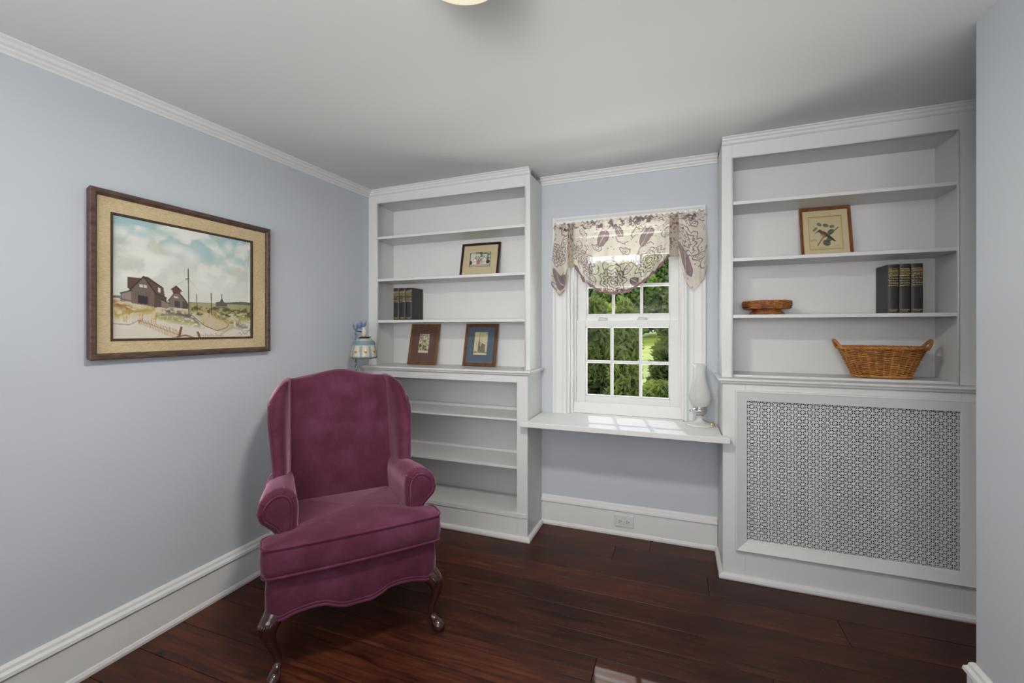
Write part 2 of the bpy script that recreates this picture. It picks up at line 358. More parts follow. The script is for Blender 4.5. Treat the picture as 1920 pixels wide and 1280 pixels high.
def offset(P, d):
    """inset a closed outline by d (positive = inwards)"""
    n = len(P); T = np.roll(P, -1, 0)-np.roll(P, 1, 0); T /= np.linalg.norm(T, axis=1)[:, None]+1e-9
    A = 0.5*np.sum(P[:, 0]*np.roll(P[:, 1], -1)-np.roll(P[:, 0], -1)*P[:, 1]); s = 1 if A > 0 else -1
    Nn = np.stack([-T[:, 1], T[:, 0]], 1)*s; return P+Nn*d
def sstep(x, a, b):
    t = np.clip((x-a)/(b-a), 0, 1); return t*t*(3-2*t)

# ceiling of the old house is a little out of level
def CZ(x, y): return 2.3+0.0128*(x-1.2)+0.0205*(y+0.3)
XL, XR, XA, YB, YF = 0.0, 2.998, 3.41, 0.0, -4.4
YW = -0.947
# ------------------------------------------------------------------ setting
def struct(o): o['kind'] = 'structure'; return o
# floor planks
def make_floor():
    V = []; F = []; tones = []
    ys = [0.0, -0.16, -0.33, -0.50, -0.673, -0.82, -0.972, -1.10, -1.226, -1.352, -1.53, -1.70, -1.86, -2.05, -2.22, -2.40, -2.6, -2.8, -3.0, -3.2, -3.4, -3.6, -3.8, -4.0, -4.2, -4.4]
    g = 0.0012
    for i in range(len(ys)-1):
        x = XL-random.uniform(0.0, 1.5)
        while x < XA:
            l = random.uniform(2.2, 3.6); x0 = max(x, XL); x1 = min(x+l, XA)
            if x1 > x0+0.01:
                k = len(V); y1, y0 = ys[i]-g, ys[i+1]+g
                h = .0009; V += [(x0+g+h, y0+h, 0), (x1-g-h, y0+h, 0), (x1-g-h, y1-h, 0), (x0+g+h, y1-h, 0)]
                V += [(x0+g, y0, -h), (x1-g, y0, -h), (x1-g, y1, -h), (x0+g, y1, -h), (x0+g, y0, -0.02), (x1-g, y0, -0.02), (x1-g, y1, -0.02), (x0+g, y1, -0.02)]
                F += [(k, k+1, k+2, k+3)]+[(k+a+i, k+a+4+i, k+a+4+(i+1) % 4, k+a+(i+1) % 4) for a in (0, 4) for i in range(4)]
                tones += [random.random()]*12
            x += l
    k = len(V); V += [(XL-.2, YF-.2, -0.02), (XA+.2, YF-.2, -0.02), (XA+.2, 0.2, -0.02), (XL-.2, 0.2, -0.02), (XL-.2, YF-.2, -0.12), (XA+.2, YF-.2, -0.12), (XA+.2, 0.2, -0.12), (XL-.2, 0.2, -0.12)]
    F += [tuple(i+k for i in f) for f in [(0, 1, 2, 3), (7, 6, 5, 4), (0, 4, 5, 1), (1, 5, 6, 2), (2, 6, 7, 3), (3, 7, 4, 0)]]; tones += [0.0]*8
    me = bpy.data.meshes.new('floor'); me.from_pydata(V, [], F)
    a = me.attributes.new('tone', 'FLOAT', 'POINT'); a.data.foreach_set('value', tones)
    return struct(link('floor', me, 'floor'))
make_floor()
m = MB(); P = [(x, y, CZ(x, y)) for x, y in [(-.2, YF-.2), (XA+.2, YF-.2), (XA+.2, .2), (-.2, .2)]]; m.hexa(P+[(a, b, c+0.12) for a, b, c in P]); struct(m.out('ceiling', 'ceiling'))
struct(MB().box(-0.15, 0, YF-.15, 0.2, -0.1, 2.5).out('wall_left', 'wall'))
WX0, WX1, WZ0, WZ1 = 1.396, 2.132, 0.700, 1.945
m = MB().box(0, WX0, 0, 0.2, -0.1, 2.5).box(WX1, XA, 0, 0.2, -0.1, 2.5).box(WX0, WX1, 0, 0.2, -0.1, WZ0).box(WX0, WX1, 0, 0.2, WZ1, 2.5)
struct(m.out('wall_window', 'wall'))
struct(MB().box(XR, XA, YF, YW, -0.1, 2.5).out('wall_right', 'wall', bev=0.004))
struct(MB().box(XA, XA+.15, YF-.15, 0.2, -0.1, 2.5).out('wall_alcove', 'wall'))
struct(MB().box(-.15, XA+.15, YF-.15, YF, -0.1, 2.5).out('wall_behind', 'wall'))
BP = [(0, 0), (0.020, 0), (0.022, 0.012), (0.018, 0.024), (0.015, 0.028), (0.015, 0.150), (0.012, 0.153), (0.024, 0.156), (0.022, 0.168), (0.014, 0.176), (0.012, 0.186), (0.006, 0.193), (0, 0.194)]
struct(MB().prism((0, YF, 0), (0, -0.29, 0), BP, (1, 0, 0)).out('baseboard_left', 'white'))
struct(MB().prism((1.225, 0, 0), (2.297, 0, 0), BP, (0, -1, 0)).out('baseboard_window', 'white'))
m = MB().prism((XR, YF, 0), (XR, YW, 0), BP, (-1, 0, 0), s1=1.0).prism((XR, YW, 0), (XA, YW, 0), BP, (0, 1, 0), s0=1.0)
struct(m.out('baseboard_right', 'white'))
CP = [(0, 0), (0.046, 0), (0.046, -0.006), (0.036, -0.012), (0.030, -0.022), (0.020, -0.027), (0.018, -0.034), (0.010, -0.040), (0.008, -0.048), (0, -0.050)]
def crown(name, p0, p1, out, **kw):
    a = (p0[0], p0[1], CZ(*p0)+0.001); b = (p1[0], p1[1], CZ(*p1)+0.001); return MB().prism(a, b, CP, out, **kw)
struct(crown('c', (0, YF), (0, -0.249), (1, 0, 0)).out('trim_1', 'white'))
struct(crown('c', (1.222, 0), (2.297, 0), (0, -1, 0)).out('trim_2', 'white'))

# ------------------------------------------------------------------ window
win = empty('window_1', (1.764, 0, 0.74)); win['kind'] = 'structure'
def W_(o): o.parent = win; o.matrix_parent_inverse = Matrix.Translation((-1.764, 0, -0.74)); return o
def childof(o, p, loc): o.parent = p; o.matrix_parent_inverse = Matrix.Translation(loc).inverted(); return o
CAS = [(0, 0), (0.024, 0), (0.026, 0.012), (0.020, 0.018), (0.015, 0.024), (0.013, 0.060), (0.017, 0.070), (0.017, 0.084), (0.010, 0.091), (0, 0.091)]
m = MB()
x0, x1, zt, zb = 1.305, 2.234, 2.030, 0.7425
m.prism((x0, 0, zb), (x0, 0, zt), CAS, (0, -1, 0), up=(1, 0, 0))
m.prism((x1, 0, zb), (x1, 0, zt), CAS, (0, -1, 0), up=(-1, 0, 0))
m.prism((x0, 0, zt), (x1, 0, zt), CAS, (0, -1, 0), up=(0, 0, -1))
W_(m.out('casing', 'white'))
m = MB()
m.box(WX0, WX0+.016, 0.0, 0.2, 0.7425, WZ1).box(WX1-.016, WX1, 0.0, 0.2, 0.7425, WZ1).box(WX0, WX1, 0.0, 0.2, WZ1-.016, WZ1)
m.box(WX0, 1.4395, 0.0855, 0.2, 0.7425, WZ1-.016).box(2.0885, WX1, 0.0855, 0.2, 0.7425, WZ1-.016)
m.box(WX0+.016, WX0+.032, 0.03, 0.085, 0.7425, WZ1).box(WX1-.032, WX1-.016, 0.03, 0.085, 0.7425, WZ1).box(WX0, WX1, 0.03, 0.085, WZ1-.04, WZ1-.016)
W_(m.out('jamb', 'white', bev=0.002))
m = MB().hexa([(WX0+.0165, 0.055, 0.7425), (WX1-.016, 0.055, 0.7425), (WX1-.016, 0.2, 0.73), (WX0+.016, 0.2, 0.73), (WX0+.016, 0.075, 0.812), (WX1-.016, 0.075, 0.812), (WX1-.016, 0.2, 0.79), (WX0+.016, 0.2, 0.79)])
W_(m.out('window_sill', 'white', bev=0.002))
def sash(name, xo0, xo1, z0, z1, g0, g1, h0, h1, y0, y1, mx, mz):
    m = MB(); m.box(xo0, g0, y0, y1, z0, z1).box(g1, xo1, y0, y1, z0, z1).box(g0, g1, y0, y1, z0, h0).box(g0, g1, y0, y1, h1, z1)
    b = 0.008; t = 0.0; ym = (y0+y1)/2
    for a, c in ((g0, g0+b), (g1-b, g1)): m.box(a, c, y0+.007, y1-.003, h0, h1)
    for a, c in ((h0, h0+b), (h1-b, h1)): m.box(g0, g1, y0+.007, y1-.003, a, c)
    for x in mx: m.box(x-.009, x+.009, y0+.006, y1-.004, h0, h1)
    for z in mz: m.box(g0, g1, y0+.0065, y1-.0045, z-.009, z+.009)
    o = W_(m.out(name, 'white', bev=0.0025))
    p = MB().box(g0, g1, ym-.001, ym+.001, h0, h1).out('pane', 'pane'); p.parent = o; return o
lo = sash('lower_sash', 1.440, 2.088, 0.806, 1.356, 1.500, 2.034, 0.853, 1.314, 0.090, 0.124, (1.673, 1.856), (1.081,))
up = sash('upper_sash', 1.440, 2.088, 1.345, 1.918, 1.500, 2.034, 1.392, 1.792, 0.128, 0.162, (1.678, 1.859), (1.586,))
for lx in (1.612, 1.865):
    m = MB(); m.lathe([(0.0, 1.3565), (0.026, 1.3565), (0.027, 1.362), (0.021, 1.368), (0.016, 1.377), (0.0, 1.380)], (lx, 0.108), 16, sx=1.25, sy=0.5)
    m.tube([(lx-.02, .106, 1.372), (lx+.005, .100, 1.376), (lx+.032, .098, 1.368)], [.007, .006, .005], 8)
    k = m.out('sash_lock', 'plate', smooth=True); k.parent = lo

# ------------------------------------------------------------------ built-in bookcases
FU, FL = -0.249, -0.299
def bookcase(name, label, x0, x1, ox0, ox1, ix0, ix1, lx0, lx1, side_free, shelves, hz, zc):
    """x0..x1 outer, ox upper face opening, ix inner sides, lx lower opening"""
    e = empty(name, ((x0+x1)/2, (FL)/2, 0), label=label, cat='bookcase', group='built in bookcases flanking the window')
    O = ((x0+x1)/2, FL/2, 0)
    def P(mb, nm, mat='shelfwhite', **kw): kw.setdefault('bev', 0.0018); return childof(mb.out(nm, mat, **kw), e, O)
    cz = CZ((x0+x1)/2, -0.12)
    # upper face frame: two stiles and the header (follows the ceiling)
    m = MB()
    zt0, zt1 = CZ(x0, FU), CZ(x1, FU)
    def post(a, b):
        m.hexa([(a, FU, zc), (b, FU, zc), (b, FU+.019, zc), (a, FU+.019, zc), (a, FU, CZ(a, FU)-.001), (b, FU, CZ(b, FU)-.001), (b, FU+.019, CZ(b, FU)-.001), (a, FU+.019, CZ(a, FU)-.001)])
    post(x0, ox0); post(ox1, x1)
    m.hexa([(ox0, FU, hz), (ox1, FU, hz), (ox1, FU+.019, hz), (ox0, FU+.019, hz), (ox0, FU, CZ(ox0, FU)-.001), (ox1, FU, CZ(ox1, FU)-.001), (ox1, FU+.019, CZ(ox1, FU)-.001), (ox0, FU+.019, CZ(ox0, FU)-.001)])
    P(m, 'face_frame')
    # bead round the opening
    m = MB(); r = 0.004
    for a in (ox0, ox1): m.tube([(a, FU-.001, zc), (a, FU-.001, hz)], r, 8)
    m.tube([(ox0, FU-.001, hz), (ox1, FU-.001, hz)], r, 8)
    P(m, 'bead', bev=0, smooth=True)
    # sides, back, top board
    ztop = cz-0.03
    P(MB().box(x0, ix0, FU+.0195, -0.0005, zc, ztop), 'side_panel'); P(MB().box(ix1, x1, FU+.0195, -0.0005, zc, ztop), 'side_panel')
    P(MB().box(ix0, ix1, -0.012, -0.0005, zc, ztop), 'back_panel', bev=0)
    P(MB().box(ix0, ix1, FU+.0195, -0.014, hz+.004, hz+.022), 'top_board')
    for z in shelves:
        nx = 25; y0, y1 = FU+.0205, -0.0125; V = []
        m = MB(); m.box(ix0+.001, ix1-.001, y0, y1, z-.018, z); sx = m
        m.box(ox0+.001, ox1-.001, FU+.001, y0, z-.018, z)
        P(m, 'shelf')
    # crown
    m = MB(); a = (x0, FU, CZ(x0, FU)+.0005); b = (x1, FU, CZ(x1, FU)+.0005)
    UC = [(0, 0), (0.026, 0), (0.026, -0.006), (0.019, -0.010), (0.018, -0.018), (0.011, -0.024), (0.010, -0.034), (0.005, -0.040), (0, -0.042)]
    m.prism(a, b, UC, (0, -1, 0)); P(m, 'crown_moulding', bev=0)
    # counter with a rounded lip and cove below, returned along the free side
    m = MB(); l, rr = (x0-.004 if side_free == 'L' else x0), (x1+.004 if side_free == 'R' else x1)
    LIP = [(0, 0), (0.018, 0), (0.022, -0.003), (0.023, -0.009), (0.020, -0.014), (0.014, -0.016), (0.013, -0.022), (0.008, -0.027), (0.004, -0.030), (0, -0.030)]
    m.box(x0, x1, FL, -0.0005, zc-.030, zc)
    m.prism((x0, FL, zc), (x1, FL, zc), LIP, (0, -1, 0), s0=1.0 if side_free == 'L' else 0, s1=1.0 if side_free == 'R' else 0)
    if side_free == 'L': m.prism((x0, -0.0005, zc), (x0, FL, zc), LIP, (-1, 0, 0), s1=1.0)
    else: m.prism((x1, FL, zc), (x1, -0.0005, zc), LIP, (1, 0, 0), s0=1.0)
    P(m, 'counter', bev=0)
    P(MB().box(x0+.0, x0+.018, FL+.019, -0.0005, 0, zc-.0305), 'side_panel'); P(MB().box(x1-.018, x1, FL+.019, -0.0005, 0, zc-.0305), 'side_panel')
    SH = [(0, 0), (0.018, 0), (0.020, 0.008), (0.017, 0.020), (0.010, 0.026), (0, 0.028)]
    m = MB(); m.prism((x0, FL, 0), (x1, FL, 0), SH, (0, -1, 0), s0=1.0 if side_free == 'L' else 0, s1=1.0 if side_free == 'R' else 0)
    if side_free == 'L': m.prism((x0, -0.022, 0), (x0, FL, 0), SH, (-1, 0, 0), s1=1.0)
    else: m.prism((x1, FL, 0), (x1, -0.022, 0), SH, (1, 0, 0), s0=1.0)
    P(m, 'shoe_moulding', bev=0)
    return e, O, P
ZC = 1.0415
eL, OL, PL_ = bookcase('built_in_bookcase', 'white built-in bookcase left of the window with open shelves down to the floor', 0.0015, 1.222, 0.078, 1.190, 0.045, 1.190, 0.078, 1.152, 'R', (1.362, 1.655, 1.954), 2.190, ZC)
m = MB(); m.box(0.0015, 0.078, FL, FL+.0185, 0.0, ZC-.030).box(1.152, 1.222, FL, FL+.0185, 0.0, ZC-.030).box(0.078, 1.152, FL, FL+.0185, 0.968, ZC-.030).box(0.078, 1.152, FL, FL+.0185, 0.0, 0.140)
PL_(m, 'lower_face_frame')
m = MB().box(0.0785, 1.216, FL-.006, FL-.0003, 0.140, 0.166); PL_(m, 'nosing')
for z, t in ((0.744, .012), (0.451, .016), (0.165, .02)):
    PL_(MB().box(0.020, 1.203, FL+.0195, -0.014, z-t, z).box(0.0785, 1.1515, FL+.001, FL+.0195, z-t, z), 'shelf')
PL_(MB().box(0.020, 1.203, -0.013, -0.0006, 0.0, ZC-.031), 'back_panel', bev=0)
# narrow cleats against the back
PL_(MB().box(0.0205, 1.2025, -0.024, -0.0135, 0.7445, 0.766), 'cleat'); PL_(MB().box(0.0205, 1.2025, -0.024, -0.0135, 0.4515, 0.470), 'cleat')

eR, OR, PR_ = bookcase('built_in_bookcase', 'white built-in bookcase right of the window above a metal radiator grille', 2.300, XA-.002, 2.350, 3.278, 2.350, 3.297, 2.40, 3.27, 'L', (1.374, 1.674, 1.974), 2.206, ZC)
PR_(MB().box(2.3505, 3.2965, FU+.022, -0.013, ZC+.0005, ZC+.014), 'base_board')
m = MB(); m.box(2.300, 2.405, FL, FL+.0185, 0, ZC-.030).box(3.266, XA-.002, FL, FL+.0185, 0, ZC-.030).box(2.405, 3.266, FL, FL+.0185, 0.932, ZC-.030).box(2.405, 3.266, FL, FL+.0185, 0, 0.215)
PR_(m, 'lower_face_frame')
GF = [(0.0003, 0), (0.016, 0.0), (0.020, 0.006), (0.017, 0.012), (0.010, 0.050), (0.007, 0.054), (0.0003, 0.054)]
m = MB(); fx0, fx1, fz0, fz1 = 2.358, 3.313, 0.155, 0.983
def rectframe(m, y, x0, x1, z0, z1, prof, ny=-1):
    """mitred frame: prof = [(out, in)]"""
    rings = []
    for sx, sz in ((0, 0), (1, 0), (1, 1), (0, 1)):
        rings.append([((x0+i if sx == 0 else x1-i), y+ny*o, (z0+i if sz == 0 else z1-i)) for o, i in prof])
    n = len(prof)
    m.loft(rings+[rings[0]], False, False)
    return m
rectframe(m, FL, fx0, fx1, fz0, fz1, GF); PR_(m, 'grille_frame', bev=0, autos=0.5)
# decorative perforated grille: square lattice with diagonals through alternate nodes
m = MB(); gx0, gx1, gz0, gz1 = 2.406, 3.265, 0.214, 0.934; p = 0.0149; w = 0.0018; yg = FL+.004
nx = int((gx1-gx0)/p)+1; nzz = int((gz1-gz0)/p)+1
def seg2(ax, az, bx, bz, y, w=w):
    d = math.hypot(bx-ax, bz-az)
    if d < 1e-4: return
    nx_, nz_ = -(bz-az)/d*w, (bx-ax)/d*w; t = 0.0012
    c = [(ax-nx_, az-nz_), (bx-nx_, bz-nz_), (bx+nx_, bz+nz_), (ax+nx_, az+nz_)]
    V = [(a, y-t, b) for a, b in c]+[(a, y+t, b) for a, b in c]
    m.add(V, [(0, 1, 2, 3), (0, 4, 5, 1), (2, 6, 7, 3), (3, 7, 4, 0), (1, 5, 6, 2)])
for i in range(nx): seg2(gx0+i*p, gz0, gx0+i*p, gz1, yg)
for j in range(nzz): seg2(gx0, gz0+j*p, gx1, gz0+j*p, yg+.0001)
for s in range(0, nx+nzz, 2):
    # x - z = const and x + z = const diagonals, clipped
    a = max(0, s-nzz); b = min(s, nx); seg2(gx0+a*p, gz0+(s-a)*p, gx0+b*p, gz0+(s-b)*p, yg+.0002)
for s in range(-nzz-(nzz % 2), nx+1, 2):
    a = max(0, s); b = min(nx, s+nzz)
    if b > a: seg2(gx0+a*p, gz0+(a-s)*p, gx0+b*p, gz0+(b-s)*p, yg+.0003)
for i in range(nx):
    for j in range(nzz):
        if (i+j) % 2 == 0:
            cx_, cz_ = gx0+i*p, gz0+j*p; k = len(m.V); r = 0.0034
            m.V += [(cx_+r*math.cos(q*PI/4+PI/8), yg-.0014, cz_+r*math.sin(q*PI/4+PI/8)) for q in range(8)]; m.F.append(tuple(range(k, k+8)))
me = bpy.data.meshes.new('grille'); me.from_pydata(m.V, [], m.F); g = link('grille', me, 'grille'); g['label'] = 'perforated metal radiator grille with star pattern'; childof(g, eR, OR)
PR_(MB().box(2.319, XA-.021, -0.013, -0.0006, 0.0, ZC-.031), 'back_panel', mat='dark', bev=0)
# radiator behind the grille
rad = empty('radiator', (2.83, -0.14, 0), label='cast iron radiator standing behind the perforated metal grille', cat='radiator')
for i in range(10):
    m = MB(); xc = 2.47+i*0.080; pr = smooth_closed([(xc-.027, -0.215), (xc+.027, -0.215), (xc+.027, -0.055), (xc-.027, -0.055)], 20)
    m.loft([[(a, b, z) for a, b in offset(pr, q)] for z, q in ((0.10, .012), (0.12, 0), (0.82, 0), (0.85, .012))])
    childof(m.out('radiator_section', 'iron', smooth=True), rad, (2.83, -0.14, 0))
for xc in (2.47, 3.19): childof(MB().box(xc-.02, xc+.02, -0.2, -0.07, 0.0, 0.105).out('foot', 'iron'), rad, (2.83, -0.14, 0))

# window desk between the bookcases
desk = empty('window_desk', (1.76, -0.18, 0.742), label='white built-in desk top spanning between bookcases below the window', cat='desk')
m = MB(); zD = 0.7420; T = 0.030
V = [(1.2265, -0.0, 0), (1.2265, -0.301, 0), (1.190, -0.322, 0), (1.190, -0.361, 0), (2.330, -0.361, 0), (2.330, -0.322, 0), (2.2955, -0.301, 0), (2.2955, 0.0, 0), (2.112, 0.0, 0), (2.112, 0.054, 0), (1.4125, 0.054, 0), (1.4125, 0.0, 0)]
V = [(a, b, zD) for a, b, c in V]; n = len(V)
V += [(a, b, zD-T) for a, b, c in V]
F = [tuple(range(n)), tuple(range(n, 2*n))[::-1]]+[(i, n+i, n+(i+1) % n, (i+1) % n) for i in range(n)]
childof(build('desk_top', V, F, 'white', bev=0.003), desk, (1.76, -0.18, 0.742))
childof(MB().box(1.226, 2.296, -0.022, -0.001, 0.680, 0.7115).out('wall_cleat', 'white', bev=0.002), desk, (1.76, -0.18, 0.742))

# outlet in the baseboard
ol = empty('wall_outlet', (1.764, -0.016, 0.094), label='white duplex outlet set sideways in the baseboard below the desk', cat='outlet')
def OO(o): return childof(o, ol, (1.764, -0.016, 0.094))
OO(MB().box(1.705, 1.823, -0.022, -0.0152, 0.058, 0.131).out('cover_plate', 'plate', bev=0.003))
for cx_ in (1.742, 1.786):
    m = MB(); m.loft([[(cx_+.016*math.cos(a), y, 0.0945+.0145*math.sin(a)) for a in np.linspace(0, 2*PI, 20, endpoint=False)] for y in (-0.0218, -0.0245)])
    s = OO(m.out('socket', 'plate', bev=0.0005))
    m = MB().box(cx_-.007, cx_+.001, -0.0252, -0.0240, .098, .1005).box(cx_-.008, cx_+.001, -0.0252, -0.0240, .088, .0905).box(cx_+.005, cx_+.009, -0.0252, -0.0240, .092, .0965)
    q = m.out('slot', 'slot'); q.parent = s
# ceiling lamp
cl = empty('ceiling_light', (1.565, -1.852, CZ(1.565, -1.852)), label='round flush ceiling light with a glowing glass bowl', cat='ceiling light')
em, ent, eb = new_mat('lit_glass_bowl'); eb.inputs['Base Color'].default_value = L4(240, 235, 215); eb.inputs['Emission Color'].default_value = (1.0, 0.88, 0.62, 1); eb.inputs['Emission Strength'].default_value = 0.55
lzn = N(ent, 'ShaderNodeTexNoise', Scale=8.0); ent.links.new(coords(ent), lzn.inputs['Vector']); ent.links.new(ramp(ent, lzn.outputs['Fac'], [(0.3, L4(238, 230, 205)), (0.7, L4(246, 242, 226))]), eb.inputs['Base Color'])
MAT['bowl'] = em
m = MB(); m.lathe([(0.0, -0.115), (0.04, -0.112), (0.08, -0.100), (0.112, -0.078), (0.128, -0.052), (0.130, -0.035), (0.126, -0.03)], (0, 0), 40); o = m.out('glass_bowl', 'bowl', cl, smooth=True)
m = MB(); m.lathe([(0.0, 0.002), (0.145, 0.002), (0.147, -0.012), (0.138, -0.026), (0.131, -0.032), (0.0, -0.030)], (0, 0), 40); m.out('canopy', 'brass', cl, smooth=True)
lp = light('ceiling_bulb', 'AREA', (1.565, -1.852, 2.155), 24.0, (1.0, 0.965, 0.91), shape='DISK', size=0.24)

# ------------------------------------------------------------------ wing chair
CH = empty('wing_chair', (0.902, -1.430, 0.0), math.radians(48.7), label='burgundy velvet wing chair with rolled arms and dark cabriole legs', cat='armchair')
def CP_(mb, nm, mat='velvet', **kw): kw.setdefault('smooth', True); return mb.out(nm, mat, CH, **kw)
# T shaped seat cushion
OUT = round_poly([(-.337, 0.0), (.337, 0.0), (.340, .120), (.232, .128), (.222, .500), (-.222, .500), (-.232, .128), (-.340, .120)], [.035, .035, .03, .02, .04, .04, .02, .03], 8)
OUT = resample(OUT, 200)
bow = lambda P: np.stack([P[:, 0], P[:, 1]-0.012*np.clip(1-(P[:, 0]/.34)**2, 0, 1)*(P[:, 1] < .06)], 1)
OUT = bow(OUT); m = MB(); rings = []
for ins, z in ((.020, .388), (.006, .391), (.001, .398), (-.004, .420), (-.005, .450), (-.003, .478), (.001, .494), (.006, .501), (.014, .506)):
    rings.append([(a, b, z) for a, b in offset(OUT, ins)])
cen = np.array([0, .22]); top = offset(OUT, .014)
for s in (.95, .88, .78, .66, .52, .38, .24, .12, .04):
    rings.append([(cen[0]+(a-cen[0])*s, cen[1]+(b-cen[1])*s, .506+.024*(1-s**2.0)) for a, b in top])
tilt = lambda V: [(x, y, z-0.012*max(y, 0)/.5) for x, y, z in V]
rings = [tilt(r) for r in rings]; m.loft(rings, True, True)
cu = CP_(m, 'seat_cushion')
m = MB(); m.tube(tilt([(a, b, .499) for a, b in offset(OUT, -.001)]), .0052, 8, closed=True); m.tube(tilt([(a, b, .392) for a, b in offset(OUT, .002)]), .0052, 8, closed=True)
m.out('piping', 'velvet', cu, smooth=True)
# upholstered seat rail with a shaped lower edge
def hem(x, y):
    ax = abs(x)
    zf = np.interp(ax, [0, .05, .085, .12, .17, .215, .238, .252, .268, .335], [.211, .211, .222, .240, .244, .240, .236, .232, .226, .229])
    return zf if y < 0.08 else 0.235+0.0*y
base = round_poly([(-.322, .016), (.322, .016), (.318, .30), (.262, .640), (-.262, .640), (-.318, .30)], [.045, .045, .05, .03, .03, .05], 8)
base = resample(base, 220); m = MB(); rings = []
for t, ins in ((0, .004), (.04, -.001), (.25, -.006), (.55, -.006), (.85, 0), (1.0, .012)):
    rings.append([(a, b, hem(a, b)*(1-t)+.396*t) for a, b in offset(base, ins)])
m.loft(rings, True, True); rail = CP_(m, 'seat_rail')
m = MB(); m.tube([(a, b, hem(a, b)+.003) for a, b in offset(base, -.002)], .0055, 8, closed=True); m.tube([(a, b, hem(a, b)+.016) for a, b in offset(base, -.003)], .003, 6, closed=True)
m.out('piping', 'velvet', rail, smooth=True)
# back
def yf(z): return .458+.150*(z-.44)/.64
def ztop(x): 
    ax = np.abs(x); return 1.050+.038*(0.5+0.5*np.cos(np.clip(ax/.215, 0, 1)*PI))
m = MB(); rings = []; nxs = 29; xs = np.linspace(-.240, .240, nxs)
def backring(t, th0, th1, infl=0.0):
    r = []
    for x in xs:
        z = .44+(ztop(x)-.44)*t; b = .020*(1-(x/.25)**2)*math.sin(PI*min(max(t, 0), 1)*.9+.1); r.append((x, yf(z)-b+th0, z))
    for x in xs[::-1]:
        z = .44+(ztop(x)-.44)*t; r.append((x, yf(z)+th1, z))
    return r
for t in np.linspace(0, .93, 30): rings.append(backring(t, 0, .105))
for q in np.linspace(0.15, 1, 8):
    a = q*PI/2; rings.append(backring(.93+.07*math.sin(a)*0.62+.0266*q, .052*(1-math.cos(a)), .105-.052*(1-math.cos(a))))
m.loft(rings, True, True); bk = CP_(m, 'backrest')
# wings
for s, nm in ((-1, 'wing'), (1, 'wing')):
    m = MB(); rings = []; z0, z1 = .575, 1.042
    def sec(z, shr=0.0, dz=0.0):
        yb = yf(z); dep = float(np.interp(z, [.575, .66, .80, .92, .99, 1.03, 1.06], [.150, .155, .158, .148, .132, .112, .085])); fl = .022*sstep(z, .6, .95)
        P = smooth_closed([(.226, yb+.030), (.238, yb-.045), (.250+fl*.4, yb-dep+.030), (.272+fl*.7, yb-dep-.004), (.298+fl, yb-dep+.008), (.305+fl, yb-dep+.05), (.302+fl, yb+.03), (.285+fl*.6, yb+.104), (.226, yb+.104)], 64)
        c = P.mean(0); P = c+(P-c)*(1-shr); r = []
        for x, y in P:
            u = np.clip((x-.238)/.09, 0, 1); zz = z+dz-.105*u**1.5*sstep(z, .80, 1.055)
            r.append((s*x, y, zz))
        return r
    for z in np.linspace(z0, z1, 34): rings.append(sec(z))
    for q in np.linspace(.2, 1, 6): rings.append(sec(z1, 1-math.cos(q*PI/2)*1.0 if q < 1 else .97, .016*math.sin(q*PI/2)))
    m.loft(rings, True, True); wg = CP_(m, nm)
    # welt down the outer edge
    m = MB(); path = []
    for z in np.linspace(z0, z1-.006, 34):
        R = sec(z); i = min(range(len(R)), key=lambda k: R[k][1]-0.9*abs(R[k][0])); path.append((R[i][0]+s*.001, R[i][1], R[i][2]))
    m.tube(path, .004, 6); m.out('piping', 'velvet', wg, smooth=True)
# rolled arms
SCR = [(.214, .390), (.219, .46), (.215, .54), (.215, .606), (.229, .648), (.262, .671), (.302, .667), (.338, .638), (.354, .596), (.347, .556), (.324, .532), (.302, .510), (.292, .480), (.292, .390)]
SC0 = smooth_closed(SCR, 96)
def armsec(y):
    t = float(sstep(y, .15, .50)); P = SC0.copy(); c = np.array([.215, .40])
    k = np.array([1-.16*t, 1-.09*t]); P = c+(P-c)*k; return P
for s in (-1, 1):
    m = MB(); rings = []
    for y, ins in ((.110, .024), (.1085, .018), (.112, .008), (.122, .001), (.140, -.002)): rings.append([(s*a, y, b) for a, b in offset(armsec(.12), ins)])
    for y in np.linspace(.17, .52, 14): rings.append([(s*a, y, b) for a, b in armsec(y)])
    m.loft(rings, True, True); ar = CP_(m, 'arm')
    sc = offset(armsec(.12), .021)
    m = MB(); m.loft([[(s*a, y, b) for a, b in offset(armsec(.12), i)] for y, i in ((.1105, .022), (.105, .024), (.103, .030), (.1025, .040 if False else .033))], True, True)
    m.out('arm_front_panel', 'velvet', ar, smooth=True)
    m = MB(); m.tube([(s*a, .1045, b) for a, b in sc], .0042, 6, closed=True); m.out('piping', 'velvet', ar, smooth=True)
    A0 = offset(armsec(.12), .020); A1 = offset(armsec(.12), -.0015)
    for k in [i for i in range(96) if A1[i][1] > .545 and A1[i][0] > .222][::6]:
        m = MB(); m.tube([(s*A0[k][0], .1075, A0[k][1]), (s*(A0[k][0]*.4+A1[k][0]*.6), .112, A0[k][1]*.4+A1[k][1]*.6), (s*A1[k][0], .128, A1[k][1]), (s*A1[k][0], .150, A1[k][1])], [.0036, .0034, .0026, .001], 6)
        m.out('pleat', 'velvet', ar, smooth=True)
